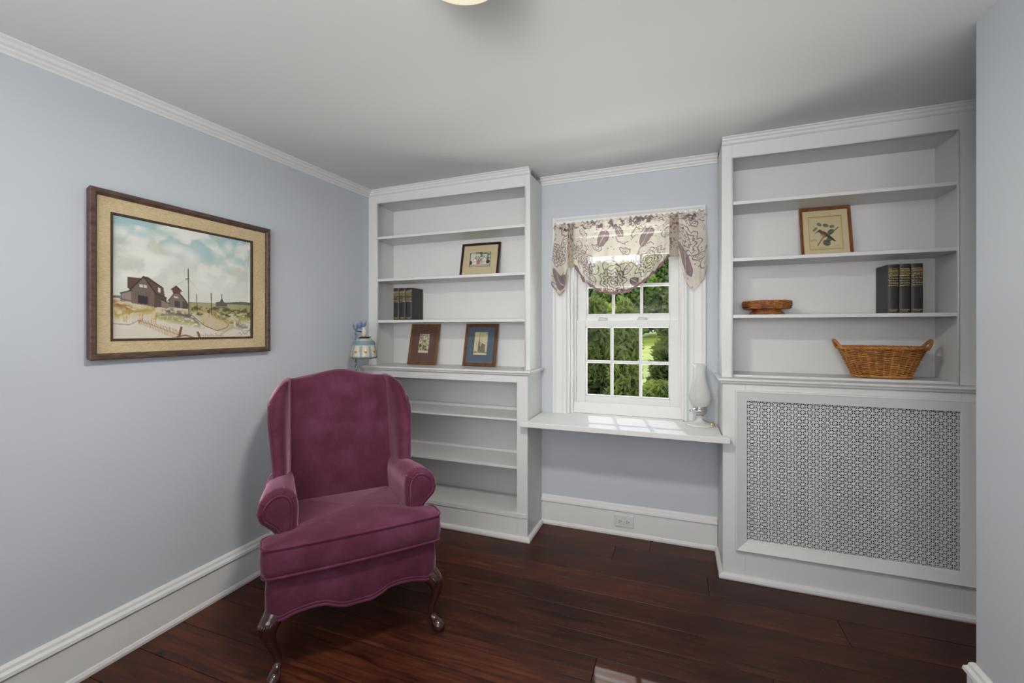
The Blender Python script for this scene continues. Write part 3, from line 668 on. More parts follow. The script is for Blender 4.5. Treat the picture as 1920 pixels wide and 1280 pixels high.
# cabriole front legs and raked back legs
for s in (-1, 1):
    m = MB(); path = spline([(.278, .075, .262), (.296, .050, .236), (.316, .030, .205), (.319, .028, .165), (.308, .040, .120), (.298, .050, .080), (.298, .048, .050), (.308, .028, .028), (.316, .012, .014), (.318, .010, .002)], 40)
    zz = path[:, 2]; R = np.interp(zz, [.002, .012, .024, .036, .055, .09, .13, .17, .205, .235, .262], [.022, .026, .023, .016, .0135, .0145, .018, .024, .033, .038, .036])
    m.tube([(s*a+.016*max(0, 1-c/.25), b, max(c, .001)) for a, b, c in path], list(R), 18)
    lg = CP_(m, 'leg', 'mahogany')
    m = MB()
    m.tube(spline([(s*.292, .050, .236), (s*.262, .052, .238), (s*.232, .052, .246)], 8), list(np.linspace(.026, .010, 8)), 12, flat=.6)
    m.tube(spline([(s*.300, .060, .236), (s*.304, .092, .238), (s*.306, .122, .246)], 8), list(np.linspace(.026, .010, 8)), 12, flat=.6)
    for k in range(-3, 4):
        a0 = math.atan2(-.7, .7)+k*.28
        m.tube([(s*(.297+.036*math.cos(a0)), .049+.036*math.sin(a0), .236), (s*(.314+.034*math.cos(a0)), .033+.034*math.sin(a0), .214), (s*(.318+.0262*math.cos(a0*.9-.08)), .029+.0262*math.sin(a0*.9-.08), .182)], [.0045, .0038, .001], 6)
    m.out('carved_knee', 'mahogany', lg, smooth=True)
    m = MB(); m.loft([[(s*(xc+a), yc+b, z) for a, b in ((-h, -h), (h, -h), (h, h), (-h, h))] for xc, yc, z, h in ((.225, .600, .26, .024), (.222, .625, .12, .020), (.218, .660, 0.0, .018))])
    CP_(m, 'leg', 'mahogany', smooth=False, bev=.003)
# outside back and sides between rail and arm
m = MB(); rings = []
sb = resample(round_poly([(-.292, .14), (-.262, .640), (.262, .640), (.292, .14)], [.01, .03, .03, .01], 6), 80)
for z, i in ((.385, 0), (.40, -.001), (.56, .004)): rings.append([(a, b, z) for a, b in sb])
m = MB()
for s in (-1, 1):
    m.hexa([(s*.292, .14, .36), (s*.262, .14, .36), (s*.245, .60, .36), (s*.268, .60, .36), (s*.292, .14, .55), (s*.262, .14, .55), (s*.245, .60, .56), (s*.280, .60, .60)])
m.box(-.255, .255, .555, .632, .36, .62)
CP_(m, 'outer_panel', smooth=False, bev=.006)

# ------------------------------------------------------------------ painted canvases (vertex colours drawn in code)
class Canvas:
    def __init__(s, nx, ny, rgb): s.nx, s.ny = nx, ny; s.a = np.ones((ny, nx, 3))*np.array(rgb, float); s.X, s.Y = np.meshgrid(np.linspace(0, 1, nx), np.linspace(0, 1, ny))
    def noise(s, fx, fy, seed=0, octv=4):
        r = np.random.default_rng(seed); out = np.zeros((s.ny, s.nx)); amp = 1; tot = 0
        for o in range(octv):
            gx, gy = int(fx*2**o)+2, int(fy*2**o)+2; g = r.random((gy+1, gx+1))
            u = s.X*(gx-1); v = s.Y*(gy-1); i = np.floor(u).astype(int); j = np.floor(v).astype(int); fu = u-i; fv = v-j; fu = fu*fu*(3-2*fu); fv = fv*fv*(3-2*fv)
            out += amp*((g[j, i]*(1-fu)+g[j, i+1]*fu)*(1-fv)+(g[j+1, i]*(1-fu)+g[j+1, i+1]*fu)*fv); tot += amp; amp *= .5
        return out/tot
    def blend(s, mask, rgb):
        mask = np.clip(mask, 0, 1)[..., None]; s.a = s.a*(1-mask)+np.array(rgb, float)*mask
    def poly(s, pts, rgb, op=1.0, warp=None):
        X, Y = (s.X, s.Y) if warp is None else (s.X+warp[0], s.Y+warp[1]); inside = np.zeros_like(X, bool); n = len(pts)
        for i in range(n):
            x1, y1 = pts[i]; x2, y2 = pts[(i+1) % n]
            if y1 == y2: continue
            c = ((y1 > Y) != (y2 > Y)) & (X < (x2-x1)*(Y-y1)/(y2-y1)+x1); inside ^= c
        s.blend(inside*op, rgb)
    def line(s, pts, w, rgb, op=1.0, asp=1.0):
        for (x1, y1), (x2, y2) in zip(pts[:-1], pts[1:]):
            dx, dy = (x2-x1)*asp, y2-y1; L2 = dx*dx+dy*dy+1e-12
            t = np.clip(((s.X-x1)*asp*dx+(s.Y-y1)*dy)/L2, 0, 1); d = np.hypot((s.X-x1)*asp-t*dx, s.Y-y1-t*dy)
            s.blend(np.clip((w-d)/(w*.6)+.3, 0, 1)*(d < w)*op, rgb)
    def ell(s, cx, cy, rx, ry, rgb, op=1.0, soft=.3, rot=0):
        c, q = math.cos(rot), math.sin(rot); u = ((s.X-cx)*c+(s.Y-cy)*q)/rx; v = (-(s.X-cx)*q+(s.Y-cy)*c)/ry
        s.blend(np.clip((1-np.hypot(u, v))/soft, 0, 1)*op, rgb)
def painted(name, cv, P00, U, Vv, parent=None, mat='print', shape=None, smooth=False):
    """grid mesh carrying the canvas; Y of the canvas runs down from the top"""
    nx, ny = cv.nx, cv.ny
    if shape is None:
        P00, U, Vv = map(np.array, (P00, U, Vv)); P = P00+cv.X[..., None]*U+cv.Y[..., None]*Vv
    else: P = shape
    idx = np.arange(nx*ny).reshape(ny, nx); F = np.stack([idx[:-1, :-1], idx[1:, :-1], idx[1:, 1:], idx[:-1, 1:]], -1).reshape(-1, 4)
    me = bpy.data.meshes.new(name); me.from_pydata(P.reshape(-1, 3).tolist(), [], F.tolist())
    at = me.color_attributes.new('paint', 'FLOAT_COLOR', 'POINT'); c = np.ones((nx*ny, 4)); c[:, :3] = lin(np.clip(cv.a, 0, 255)).reshape(-1, 3); at.data.foreach_set('color', c.ravel())
    if smooth: me.polygons.foreach_set('use_smooth', [True]*len(me.polygons))
    return link(name, me, mat, parent)

def dune_canvas():
    nx, ny = 330, 262; c = Canvas(nx, ny, (205, 206, 198)); X, Y = c.X, c.Y; A = nx/ny
    # sky
    n1 = c.noise(4, 4, 3, 5); n2 = c.noise(6, 7, 11, 5)
    sky = sstep(n1-.25*Y, .40, .52)
    c.blend((1-sstep(Y, .0, .45))*(1-sky)*.9, (150, 182, 186)); c.blend(sky*(1-sstep(Y, .45, .62)), (214, 216, 210))
    c.blend(sstep(n2, .48, .66)*.55*(1-sstep(Y, .40, .58)), (178, 184, 178)); c.blend(sstep(n2, .56, .7)*(1-sstep(Y, .3, .5))*.35, (196, 198, 170))
    for (x, y, rx, ry) in ((.06, .13, .10, .07), (.40, .20, .13, .07), (.30, .30, .16, .05), (.15, .28, .13, .08), (.72, .16, .08, .07), (.80, .10, .06, .08), (.60, .45, .12, .05), (.50, .26, .08, .09)):
        c.ell(x, y, rx, ry, (222, 222, 214), .75, .8)
    for (x, y, rx, ry) in ((.18, .12, .10, .05), (.30, .08, .14, .05), (.63, .22, .07, .09), (.88, .22, .08, .06), (.65, .08, .10, .05)): c.ell(x, y, rx, ry, (150, 184, 186), .55, .8)
    # far tree line
    tl = .655-.02*sstep(X, .72, .95)*(.6+n2)
    c.blend((Y > tl)*(Y < .70)*sstep(X, .70, .80), (96, 104, 84)); c.blend((Y > .645)*(Y < .70)*(X < .10), (94, 108, 90))
    # ground
    hor = .665; c.blend((Y > hor), (196, 186, 160)); g1 = c.noise(10, 14, 21, 4); g2 = c.noise(40, 60, 5, 3)
    c.blend((Y > hor)*(Y < .76)*(X > .48)*(.4+.6*g1), (140, 136, 92)); c.blend((Y > .70)*(Y < .80)*(X > .50)*sstep(g2, .4, .6), (92, 90, 58))
    c.blend(sstep(Y, .78, .86), (206, 198, 184))
    c.poly([(.62, .76), (.78, .80), (.86, .90), (.76, .95), (.62, .90), (.55, .80)], (190, 176, 146))
    for k, (x0, y0, x1, y1, cc) in enumerate([(.0, .70, .12, .76, (150, 100, 50)), (.02, .80, .26, .74, (164, 146, 80)), (.26, .80, .60, .88, (150, 146, 84)), (.66, .76, .84, .86, (132, 120, 66)), (.84, .80, 1.0, .82, (150, 148, 90)), (.86, .86, 1.0, .93, (120, 124, 104)), (.30, .74, .50, .80, (88, 86, 80))]):
        d = np.abs(Y-(y0+(y1-y0)*(X-x0)/(x1-x0))); c.blend((X > x0)*(X < x1)*np.clip(1-d/.045, 0, 1)*sstep(g2, .30, .55), cc)
    r = random.Random(4)
    for i in range(150):
        x = r.random(); b = .80+.05*math.sin(x*9)+r.uniform(-.02, .03)
        if .30 < x < .98 or x < .28: c.line([(x, b), (x+r.uniform(-.008, .008), b-r.uniform(.02, .045))], .0022, r.choice([(190, 176, 100), (150, 130, 60), (176, 120, 60), (206, 196, 140)]), .8, A)
    # shadow banks, path lines
    c.line([(.30, .79), (.42, .78), (.52, .82), (.56, .87)], .012, (104, 100, 100), .6, A); c.line([(.50, .78), (.60, .88), (.70, .93), (.78, .90), (.80, .87)], .004, (110, 92, 56), .9, A)
    c.line([(.0, .87), (.10, .88), (.16, .84)], .004, (120, 122, 110), .7, A); c.line([(.72, .98), (.82, .90), (.90, .92), (1, 1)], .004, (150, 132, 100), .6, A)
    # house 1
    br = (112, 98, 90); dk = (66, 54, 50)
    c.poly([(.05, .63), (.11, .60), (.11, .69), (.05, .69)], (140, 128, 120)); c.poly([(.09, .49), (.17, .49), (.13, .60), (.09, .58)], (96, 74, 66))
    c.poly([(.11, .58), (.185, .475), (.26, .60), (.26, .725), (.11, .70)], br); c.poly([(.185, .475), (.215, .475), (.31, .555), (.32, .64), (.26, .62)], (98, 80, 72))
    c.poly([(.25, .60), (.33, .64), (.33, .72), (.25, .73)], (92, 76, 72)); c.line([(.10, .60), (.185, .473), (.265, .615)], .006, dk, 1, A); c.line([(.185, .473), (.30, .55)], .005, dk, 1, A); c.line([(.265, .615), (.33, .64)], .005, dk, 1, A)
    for i in range(9): c.line([(.12+i*.016, .60), (.12+i*.016, .71)], .0012, dk, .6, A)
    c.poly([(.15, .63), (.21, .64), (.21, .705), (.15, .70)], (58, 54, 60)); c.poly([(.16, .54), (.205, .545), (.205, .57), (.16, .565)], (196, 190, 176)); c.line([(.182, .54), (.182, .57)], .003, dk, 1, A)
    c.poly([(.275, .555), (.29, .56), (.29, .60), (.275, .595)], (206, 202, 190)); c.line([(.05, .625), (.115, .595)], .005, dk, 1, A); c.line([(.055, .63), (.055, .69)], .003, dk, 1, A); c.line([(.05, .67), (.11, .685)], .003, dk, 1, A)
    # house 2
    c.poly([(.345, .66), (.395, .56), (.43, .60), (.47, .66), (.47, .73), (.345, .72)], (118, 104, 98)); c.poly([(.365, .56), (.395, .535), (.43, .57), (.42, .60), (.375, .60)], (90, 74, 68)); c.line([(.36, .565), (.395, .53), (.435, .575)], .005, dk, 1, A)
    c.line([(.34, .665), (.385, .59)], .004, dk, 1, A); c.line([(.42, .60), (.48, .69)], .004, dk, 1, A); c.poly([(.385, .66), (.42, .665), (.42, .72), (.385, .715)], (72, 70, 80)); c.poly([(.378, .62), (.41, .625), (.41, .64), (.378, .635)], (190, 184, 170)); c.poly([(.44, .66), (.48, .68), (.48, .73), (.44, .73)], (84, 72, 68))
    c.poly([(.295, .66), (.345, .69), (.345, .73), (.295, .725)], (130, 118, 110)); c.line([(.295, .655), (.35, .69)], .004, dk, 1, A)
    # far house
    c.poly([(.69, .655), (.735, .64), (.785, .655), (.785, .69), (.69, .695)], (98, 92, 90)); c.poly([(.725, .645), (.74, .605), (.755, .645)], (80, 72, 72)); c.line([(.74, .61), (.74, .575)], .003, dk, 1, A)
    # poles
    for x, a, b, w in ((.482, .365, .78, .0055), (.543, .585, .73, .0035), (.655, .57, .775, .005)): c.line([(x-.002, a), (x+.003, b)], w, (86, 66, 56), 1, A)
    c.line([(.462, .46), (.485, .45)], .004, (80, 66, 60), 1, A); c.line([(.48, .46), (.38, .53)], .0018, (150, 150, 146), .7, A); c.line([(.49, .46), (.55, .55)], .0018, (150, 150, 146), .7, A); c.line([(.482, .67), (.66, .665)], .002, (90, 80, 76), .7, A)
    # snow fence
    c.line([(.15, .84), (.28, .90), (.42, .97)], .003, (140, 106, 70), .8, A)
    for i in range(26):
        t = i/25; x = .16+.24*t; y = .845+.11*t; c.line([(x, y+.022+.03*t), (x+.008, y-.012-.02*t)], .0028, (158, 122, 82), .9, A)
    c.poly([(.405, .985), (.425, .89), (.44, .895), (.425, .985)], (112, 88, 52)); c.poly([(.54, .94), (.555, .935), (.575, .99), (.555, .995)], (124, 96, 58))
    for i in range(14): c.line([(.57+i*.014, .985), (.565+i*.014, .955+.01*(i % 3))], .0028, (138, 112, 76), .8, A)
    c.line([(.40, .985), (.46, .97), (.52, .995)], .008, (112, 84, 60), .8, A)
    c.line([(.88, .96), (.90, .95), (.905, .975), (.925, .95), (.94, .97), (.97, .945)], .003, (120, 110, 100), .8, A)
    c.a *= (.96+.06*g1)[..., None]; return c

# the dune picture on the left wall: faces +X.  u runs along +Y
pic = empty('framed_picture', (0.02, -1.478, 1.508), label='large framed painting of beach houses among dunes on the left wall', cat='picture')
PO = (0.02, -1.478, 1.508)
def frame_on_left_wall():
    y0, y1, z0, z1 = -1.866, -1.091, 1.180, 1.832
    prof = [(0.001, 0.006), (0.034, 0.0), (0.038, 0.003), (0.038, 0.016), (0.033, 0.020), (0.030, 0.024), (0.018, 0.026), (0.001, 0.026)]
    rings = []
    for sy, sz in ((0, 0), (1, 0), (1, 1), (0, 1)): rings.append([(o, (y0+i if sy == 0 else y1-i), (z0+i if sz == 0 else z1-i)) for o, i in prof])
    m = MB(); m.loft(rings+[rings[0]], False, False); childof(m.out('frame', 'walnut'), pic, PO)
    m = MB(); a, b, c, d = y0+.025, y1-.025, z0+.025, z1-.025; pa, pb, pc, pd = -1.796, -1.190, 1.252, 1.750
    for bx in ((a, b, c, pc), (a, b, pd, d), (a, pa, pc, pd), (pb, b, pc, pd)): m.box(.018, .024, *bx)
    childof(m.out('linen_mat', 'linen'), pic, PO)
    m = MB(); prof = [(0.020, -.001), (0.027, -.001), (0.027, .006), (.018, .009)]; rings = []
    for sy, sz in ((0, 0), (1, 0), (1, 1), (0, 1)): rings.append([(o, (pa+i if sy == 0 else pb-i), (pc+i if sz == 0 else pd-i)) for o, i in prof])
    m.loft(rings+[rings[0]], False, False); childof(m.out('inner_fillet', 'fillet'), pic, PO)
    p = painted('painting', dune_canvas(), (.0195, pa+.004, pd-.004), (0, (pb-pa)-.008, 0), (0, 0, -(pd-pc-.008))); childof(p, pic, PO)
    childof(MB().box(.001, .018, y0+.02, y1-.02, z0+.02, z1-.02).out('backing_board', 'fillet'), pic, PO)
frame_on_left_wall()

# small standing frames.  Local: x right, z up, front faces -y
def stand_frame(name, label, w, h, fw, mat, canvas, inner, base, lean, yaw, prof=None, matcol=None, matlabel=None):
    e = empty(name, base, yaw, label=label, cat='picture'); e.rotation_euler = (-lean, 0, yaw)
    prof = prof or [(0.0, 0.0), (.012, 0.0), (.014, .002), (.013, fw*.55), (.009, fw*.7), (.008, fw), (0.0, fw)]
    rings = []; x0, x1, z0, z1 = -w/2, w/2, 0, h
    for sx, sz in ((0, 0), (1, 0), (1, 1), (0, 1)): rings.append([((x0+i if sx == 0 else x1-i), -o, (z0+i if sz == 0 else z1-i)) for o, i in prof])
    MB().loft(rings+[rings[0]], False, False).out('frame', mat, e, autos=.6)
    MB().box(x0+fw*.6, x1-fw*.6, -.003, 0.0, z0+fw*.6, z1-fw*.6).out('backing_board', 'fillet', e)
    ix, iz, iw, ih = inner
    mm = MB(); a, b, c, d = x0+fw*.8, x1-fw*.8, z0+fw*.8, z1-fw*.8
    for bx in ((a, b, c, iz), (a, b, iz+ih, d), (a, ix, iz, iz+ih), (ix+iw, b, iz, iz+ih)): mm.box(bx[0], bx[1], -.0055, -.0032, bx[2], bx[3])
    q = mm.out('picture_mat', simple('mat_'+name+str(len(bpy.data.materials)), matcol, .85, var=.03, nscale=20), e)
    if matlabel: q['label'] = matlabel
    painted('picture_print', canvas, (ix, -.0038, iz+ih), (iw, 0, 0), (0, 0, -ih), e)
    MB().box(x0+fw*.85, x1-fw*.85, -.0075, -.0065, z0+fw*.85, z1-fw*.85).out('glass', 'pictureglass', e)
    return e
def bird_canvas():
    c = Canvas(96, 100, (204, 186, 150)); A = 1; X, Y = c.X, c.Y
    for k, col in ((.0, (150, 112, 50)), (.035, (206, 178, 110))):
        c.line([(k+.01, k+.01), (.99-k, k+.01), (.99-k, .99-k), (k+.01, .99-k), (k+.01, k+.01)], .011, col, .9)
    gr = (96, 104, 82); dg = (72, 82, 72); bw = (104, 78, 66)
    c.line([(.25, .86), (.42, .64), (.62, .56), (.88, .36)], .018, (110, 88, 66)); c.line([(.20, .50), (.32, .44), (.36, .46)], .012, (110, 96, 80))
    for x, y, rx, ry, rot, col in ((.33, .24, .085, .055, .5, (92, 90, 84)), (.52, .28, .10, .055, .2, (86, 84, 80)), (.70, .32, .09, .05, -.1, gr), (.66, .48, .12, .08, -.5, dg), (.20, .38, .10, .04, -.7, gr), (.52, .80, .13, .10, .3, dg), (.60, .70, .09, .07, .2, dg)):
        c.ell(x, y, rx, ry, col, .9, .25, rot); c.line([(x-rx*.8*math.cos(rot), y-rx*.8*math.sin(rot)), (x+rx*.8*math.cos(rot), y+rx*.8*math.sin(rot))], .008, (150, 148, 120), .8)
    c.ell(.46, .53, .15, .075, bw, 1, .2, .55); c.ell(.42, .57, .10, .05, (166, 130, 108), .8, .5, .5); c.ell(.34, .44, .065, .05, (96, 80, 62), 1, .2, .2)
    c.poly([(.50, .54), (.60, .56), (.80, .76), (.76, .78), (.56, .64)], (80, 62, 52)); c.poly([(.22, .46), (.30, .42), (.30, .46)], (90, 84, 70)); c.ell(.32, .43, .012, .012, (20, 20, 20))
    c.line([(.05, .73), (.18, .68), (.24, .74)], .010, (140, 112, 90)); c.line([(.05, .90), (.5, .93), (.9, .88)], .006, (170, 146, 110), .6); return c
def church_canvas():
    c = Canvas(90, 70, (206, 198, 184)); n = c.noise(12, 10, 9, 4); c.blend(sstep(n, .45, .6)*(c.Y < .55)*(c.X > .28), (110, 130, 98)); c.blend(sstep(n, .5, .62)*(c.X > .3)*(c.Y < .5)*.7, (80, 96, 76))
    c.poly([(.18, .50), (.25, .40), (.32, .50), (.32, .80), (.18, .80)], (226, 220, 210)); c.poly([(.23, .42), (.245, .10), (.265, .42)], (150, 130, 126)); c.line([(.17, .51), (.25, .39), (.33, .51)], .012, (100, 84, 80))
    c.poly([(.33, .52), (.50, .50), (.50, .80), (.33, .80)], (170, 130, 116)); c.poly([(.62, .45), (.70, .34), (.80, .45), (.80, .78), (.62, .78)], (214, 208, 200)); c.line([(.61, .46), (.70, .33), (.81, .46)], .012, (90, 84, 84)); c.poly([(.50, .55), (.62, .55), (.62, .78), (.50, .78)], (190, 160, 150))
    for x in (.22, .28, .66, .74): c.poly([(x-.012, .58), (x+.012, .58), (x+.012, .70), (x-.012, .70)], (80, 70, 72))
    c.line([(.42, .82), (.44, .40), (.40, .25)], .012, (96, 70, 60)); c.ell(.06, .70, .07, .16, (66, 72, 60)); c.ell(.88, .66, .10, .16, (64, 70, 58)); c.blend(sstep(c.Y, .80, .86), (176, 166, 146))
    c.line([(.01, .01), (.99, .01), (.99, .99), (.01, .99), (.01, .01)], .016, (40, 34, 28)); return c
def etching(seed, paper, kind):
    c = Canvas(64, 92, paper); n = c.noise(10, 14, seed, 4); ink = (70, 62, 54)
    if kind == 0:
        c.blend(sstep(n, .42, .60)*(c.Y < .42)*.8, (110, 104, 92)); c.ell(.52, .20, .16, .16, paper, .9, .5)
        c.poly([(.22, .62), (.48, .38), (.80, .60), (.80, .82), (.22, .82)], (186, 172, 140)); c.line([(.10, .66), (.46, .36), (.92, .62)], .022, ink); c.poly([(.40, .60), (.58, .60), (.58, .80), (.40, .80)], (104, 94, 80)); c.poly([(.62, .62), (.74, .62), (.74, .74), (.62, .74)], (90, 80, 70))
        c.poly([(.02, .55), (.24, .50), (.30, .66), (.08, .74)], (96, 88, 78)); c.blend((c.Y > .78)*(c.Y < .88)*sstep(n, .4, .55), (100, 92, 78))
    else:
        c.poly([(.30, .86), (.32, .46), (.36, .40), (.39, .10), (.42, .40), (.46, .46), (.48, .86)], (140, 128, 106)); c.line([(.39, .04), (.39, .40)], .012, ink); c.line([(.31, .86), (.32, .46), (.46, .46), (.47, .86)], .010, ink)
        c.poly([(.48, .70), (.60, .52), (.84, .58), (.86, .86), (.48, .86)], (128, 118, 98)); c.line([(.47, .70), (.60, .50), (.86, .58)], .014, ink); c.line([(.60, .50), (.66, .70), (.66, .86)], .010, ink)
        for k in range(3): c.line([(.36+k*.04, .60), (.36+k*.04, .82)], .006, ink)
        c.blend(sstep(n, .45, .6)*(c.Y < .5)*(c.X > .5)*.35, (150, 140, 116)); c.blend((c.Y > .84)*(c.Y < .92)*sstep(n, .4, .55), (120, 112, 88)); c.ell(.08, .90, .08, .05, (140, 136, 90)); c.ell(.92, .90, .08, .05, (140, 136, 90)); c.ell(.92, .06, .07, .04, (140, 136, 100))
    for k in range(60):
        r = random.Random(seed*99+k); x, y = r.random(), .3+.55*r.random(); c.line([(x, y), (x+r.uniform(-.06, .06), y+r.uniform(-.03, .03))], .006, ink, .45)
    return c
stand_frame('framed_print', 'cherry-framed bird print leaning on the second shelf of the right bookcase', 0.232, .282, .014, 'cherry', bird_canvas(), (-.076, .045, .152, .190), (2.818, -.082, 1.6745), math.radians(12), 0.0, matcol=(206, 186, 150))
stand_frame('framed_print', 'dark-framed village church print leaning on an upper shelf of the left bookcase', .292, .250, .016, 'ebony', church_canvas(), (-.079, .076, .158, .106), (.792, -.080, 1.6555), math.radians(13), 0.0, matcol=(196, 178, 144))
stand_frame('framed_print', 'brown-matted etching in a bronze wood frame, left of the pair on the counter', .236, .297, .022, 'oak2', etching(3, (206, 196, 168), 0), (-.042, .085, .084, .140), (.343, -.090, ZC+.0005), math.radians(13), 0.0, matcol=(98, 70, 60), matlabel='dark brown mat')
stand_frame('framed_print', 'blue-matted church steeple etching in a wood frame, right of the pair on the counter', .245, .297, .022, 'oak', etching(8, (204, 190, 154), 1), (-.050, .080, .100, .160), (.798, -.090, ZC+.0005), math.radians(13), 0.0, matcol=(82, 95, 110), matlabel='slate blue mat')

# ------------------------------------------------------------------ books
def text_mesh(body, size, depth=0.0003):
    cu_ = bpy.data.curves.new('t', 'FONT'); cu_.body = body; cu_.size = size; cu_.extrude = depth; cu_.align_x = 'CENTER'; cu_.resolution_u = 2
    o = bpy.data.objects.new('t', cu_); COL.objects.link(o); dg = bpy.context.evaluated_depsgraph_get(); me = bpy.data.meshes.new_from_object(o.evaluated_get(dg))
    V = [tuple(v.co) for v in me.vertices]; F = [tuple(p.vertices) for p in me.polygons]; bpy.data.objects.remove(o); return V, F
TX = {}
def put_text(m, body, size, x, z, y, maxw):
    if (body, size) not in TX: TX[(body, size)] = text_mesh(body, size)
    V, F = TX[(body, size)]; w = max(v[0] for v in V)-min(v[0] for v in V); k = min(1, maxw/w)
    m.add([(x+v[0]*k, y-v[2]*1.0-.0002, z+v[1]) for v in V], F)
def book(label, grp, x0, w, h, d, y, z, sub, seed):
    e = empty('book', (x0+w/2, y+d/2, z), label=label, cat='book', group=grp)
    x0 = -w/2; c = .0028; y0 = -d/2
    MB().box(-w/2, -w/2+c, y0+.004, y0+d, 0, h).box(w/2-c, w/2, y0+.004, y0+d, 0, h).out('cover', 'bookcloth', e, bev=.0008)
    P = [(-w/2*math.cos(a), y0+.005-.006*math.sin(a)) for a in np.linspace(0, PI, 11)]; Q = [(a*.9, b+.0028) for a, b in P[::-1]]
    m = MB(); ring = P+Q; m.loft([[(a, b, zz) for a, b in ring] for zz in (0, h)]); m.out('spine', 'spine', e, smooth=False)
    MB().box(-w/2+c+.0002, w/2-c-.0002, y0+.006, y0+d-.004, .003, h-.003).out('page_block', 'pages', e)
    m = MB(); ys = y0-.0012
    for zz in (.905, .765, .665, .570): # gold rules
        R = [(-w/2*.98*math.cos(a), y0+.005-.0064*math.sin(a)) for a in np.linspace(.12, PI-.12, 9)]
        m = MB(); m.add([(a, b, h*zz-.0011) for a, b in R]+[(a, b, h*zz+.0011) for a, b in R], [(i, i+1, 9+i+1, 9+i) for i in range(8)])
        me = bpy.data.meshes.new('gold_rule'); me.from_pydata(m.V, [], m.F); link('gold_rule', me, 'gold', e)
    m = MB()
    put_text(m, 'ABRAHAM', .016, 0, h*.842, ys, w*.86); put_text(m, 'LINCOLN', .016, 0, h*.785, ys, w*.86)
    put_text(m, sub, .013, 0, h*.700, ys, w*.84); put_text(m, 'Carl Sandburg', .013, 0, h*.605, ys, w*.84)
    me = bpy.data.meshes.new('gilt_title'); me.from_pydata(m.V, [], m.F); link('gilt_title', me, 'gold', e); m = MB()
    put_text(m, 'HARCOURT, BRACE', .008, 0, h*.065, ys, w*.8); put_text(m, '& COMPANY', .007, 0, h*.040, ys, w*.5)
    me = bpy.data.meshes.new('gilt_imprint'); me.from_pydata(m.V, [], m.F); link('gilt_imprint', me, 'gold', e); return e
rx = [3.047, 3.093, 3.139, 3.187]
for i, (lb, sub) in enumerate((('black gilt-lettered book in the right bookcase, leftmost of its three', 'The Prairie Years'), ('black gilt-lettered book in the right bookcase, middle of its three', 'The Prairie Years'), ('black gilt-lettered book in the right bookcase, rightmost of its three', 'The War Years'))):
    book(lb, 'black books in the right bookcase', rx[i]+.0006, rx[i+1]-rx[i]-.0022, .241, .137, -.168, 1.3745, sub, i)
lxs = [.1535, .2045, .258, .3115]
for i, lb in enumerate(('black gilt-lettered book in the left bookcase, leftmost of its three', 'black gilt-lettered book in the left bookcase, middle of its three', 'black gilt-lettered book in the left bookcase, rightmost of its three')):
    book(lb, 'black books in the left bookcase', lxs[i]+.0006, lxs[i+1]-lxs[i]-.0022, .230, .147, -.168, 1.3625, 'The War Years', i)

# ------------------------------------------------------------------ baskets
def wicker_wall(m, mat_c, rx_of, ry_of, z0, z1, rows, stakes, r, sq=2.4, amp=.6):
    n = stakes*6
    def pt(th, rx, ry, k):
        c, s = math.cos(th), math.sin(th); q = (abs(c)**sq+abs(s)**sq)**(-1/sq); return (rx+k)*c*q, (ry+k)*s*q
    for j in range(rows):
        t = (j+.5)/rows; z = z0+(z1-z0)*t; ph = (j % 2)*PI; path = []
        for i in range(n):
            th = 2*PI*i/n; k = amp*r*2.0*math.sin(th*stakes/2+ph); x, y = pt(th, rx_of(t), ry_of(t), k); path.append((x, y, z+.0006*math.sin(3*th+j)))
        m.tube(path, r, 6, closed=True)
    for i in range(stakes):
        th = 2*PI*i/stakes+PI/stakes*0; path = [(*pt(th, rx_of(t), ry_of(t), 0), z0+(z1-z0)*t) for t in np.linspace(0, 1, 8)]; m.tube(path, r*1.1, 6)
    return pt
def rope(m, base, r, strands, turns, rr, n=240, closed=True):
    """twisted strands round a closed base curve"""
    B = [Vector(b) for b in resample(np.array([tuple(b) for b in base]), n, closed)]; 
    for s in range(strands):
        path = []
        for i in range(n):
            a = B[i-1] if (closed or i > 0) else B[0]; b = B[(i+1) % n] if (closed or i < n-1) else B[i]; t = (b-a).normalized(); x = t.cross(Vector((0, 0, 1)))
            if x.length < .05: x = Vector((1, 0, 0))
            x.normalize(); y = t.cross(x); ph = 2*PI*(turns*i/n+s/strands); path.append(B[i]+(x*math.cos(ph)+y*math.sin(ph))*r)
        m.tube(path, rr, 6, closed=closed)
bx, by, bz = 3.032, -.130, ZC+.0148
bk_ = empty('wicker_basket', (bx, by, bz), label='large oval honey wicker basket with two looped handles on the right bookcase counter', cat='basket')
fx = lambda t: .116+.056*t**1.05; fy = lambda t: .066+.034*t
m = MB(); pt = wicker_wall(m, None, fx, fy, .010, .142, 24, 30, .0024, amp=1.0); m.out('woven_side', 'wicker', bk_, smooth=True)
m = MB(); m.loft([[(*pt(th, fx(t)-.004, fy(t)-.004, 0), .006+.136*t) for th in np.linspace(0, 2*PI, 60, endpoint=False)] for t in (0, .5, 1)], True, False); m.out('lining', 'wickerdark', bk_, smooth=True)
m = MB(); rope(m, [(*pt(th, fx(1)+.003, fy(1)+.003, 0), .148) for th in np.linspace(0, 2*PI, 80, endpoint=False)], .0048, 3, 22, .0048); m.out('rolled_rim', 'wicker', bk_, smooth=True)
m = MB(); rope(m, [(*pt(th, fx(0)+.002, fy(0)+.002, 0), .0075) for th in np.linspace(0, 2*PI, 80, endpoint=False)], .0032, 3, 18, .0038); m.out('foot_braid', 'wicker', bk_, smooth=True)
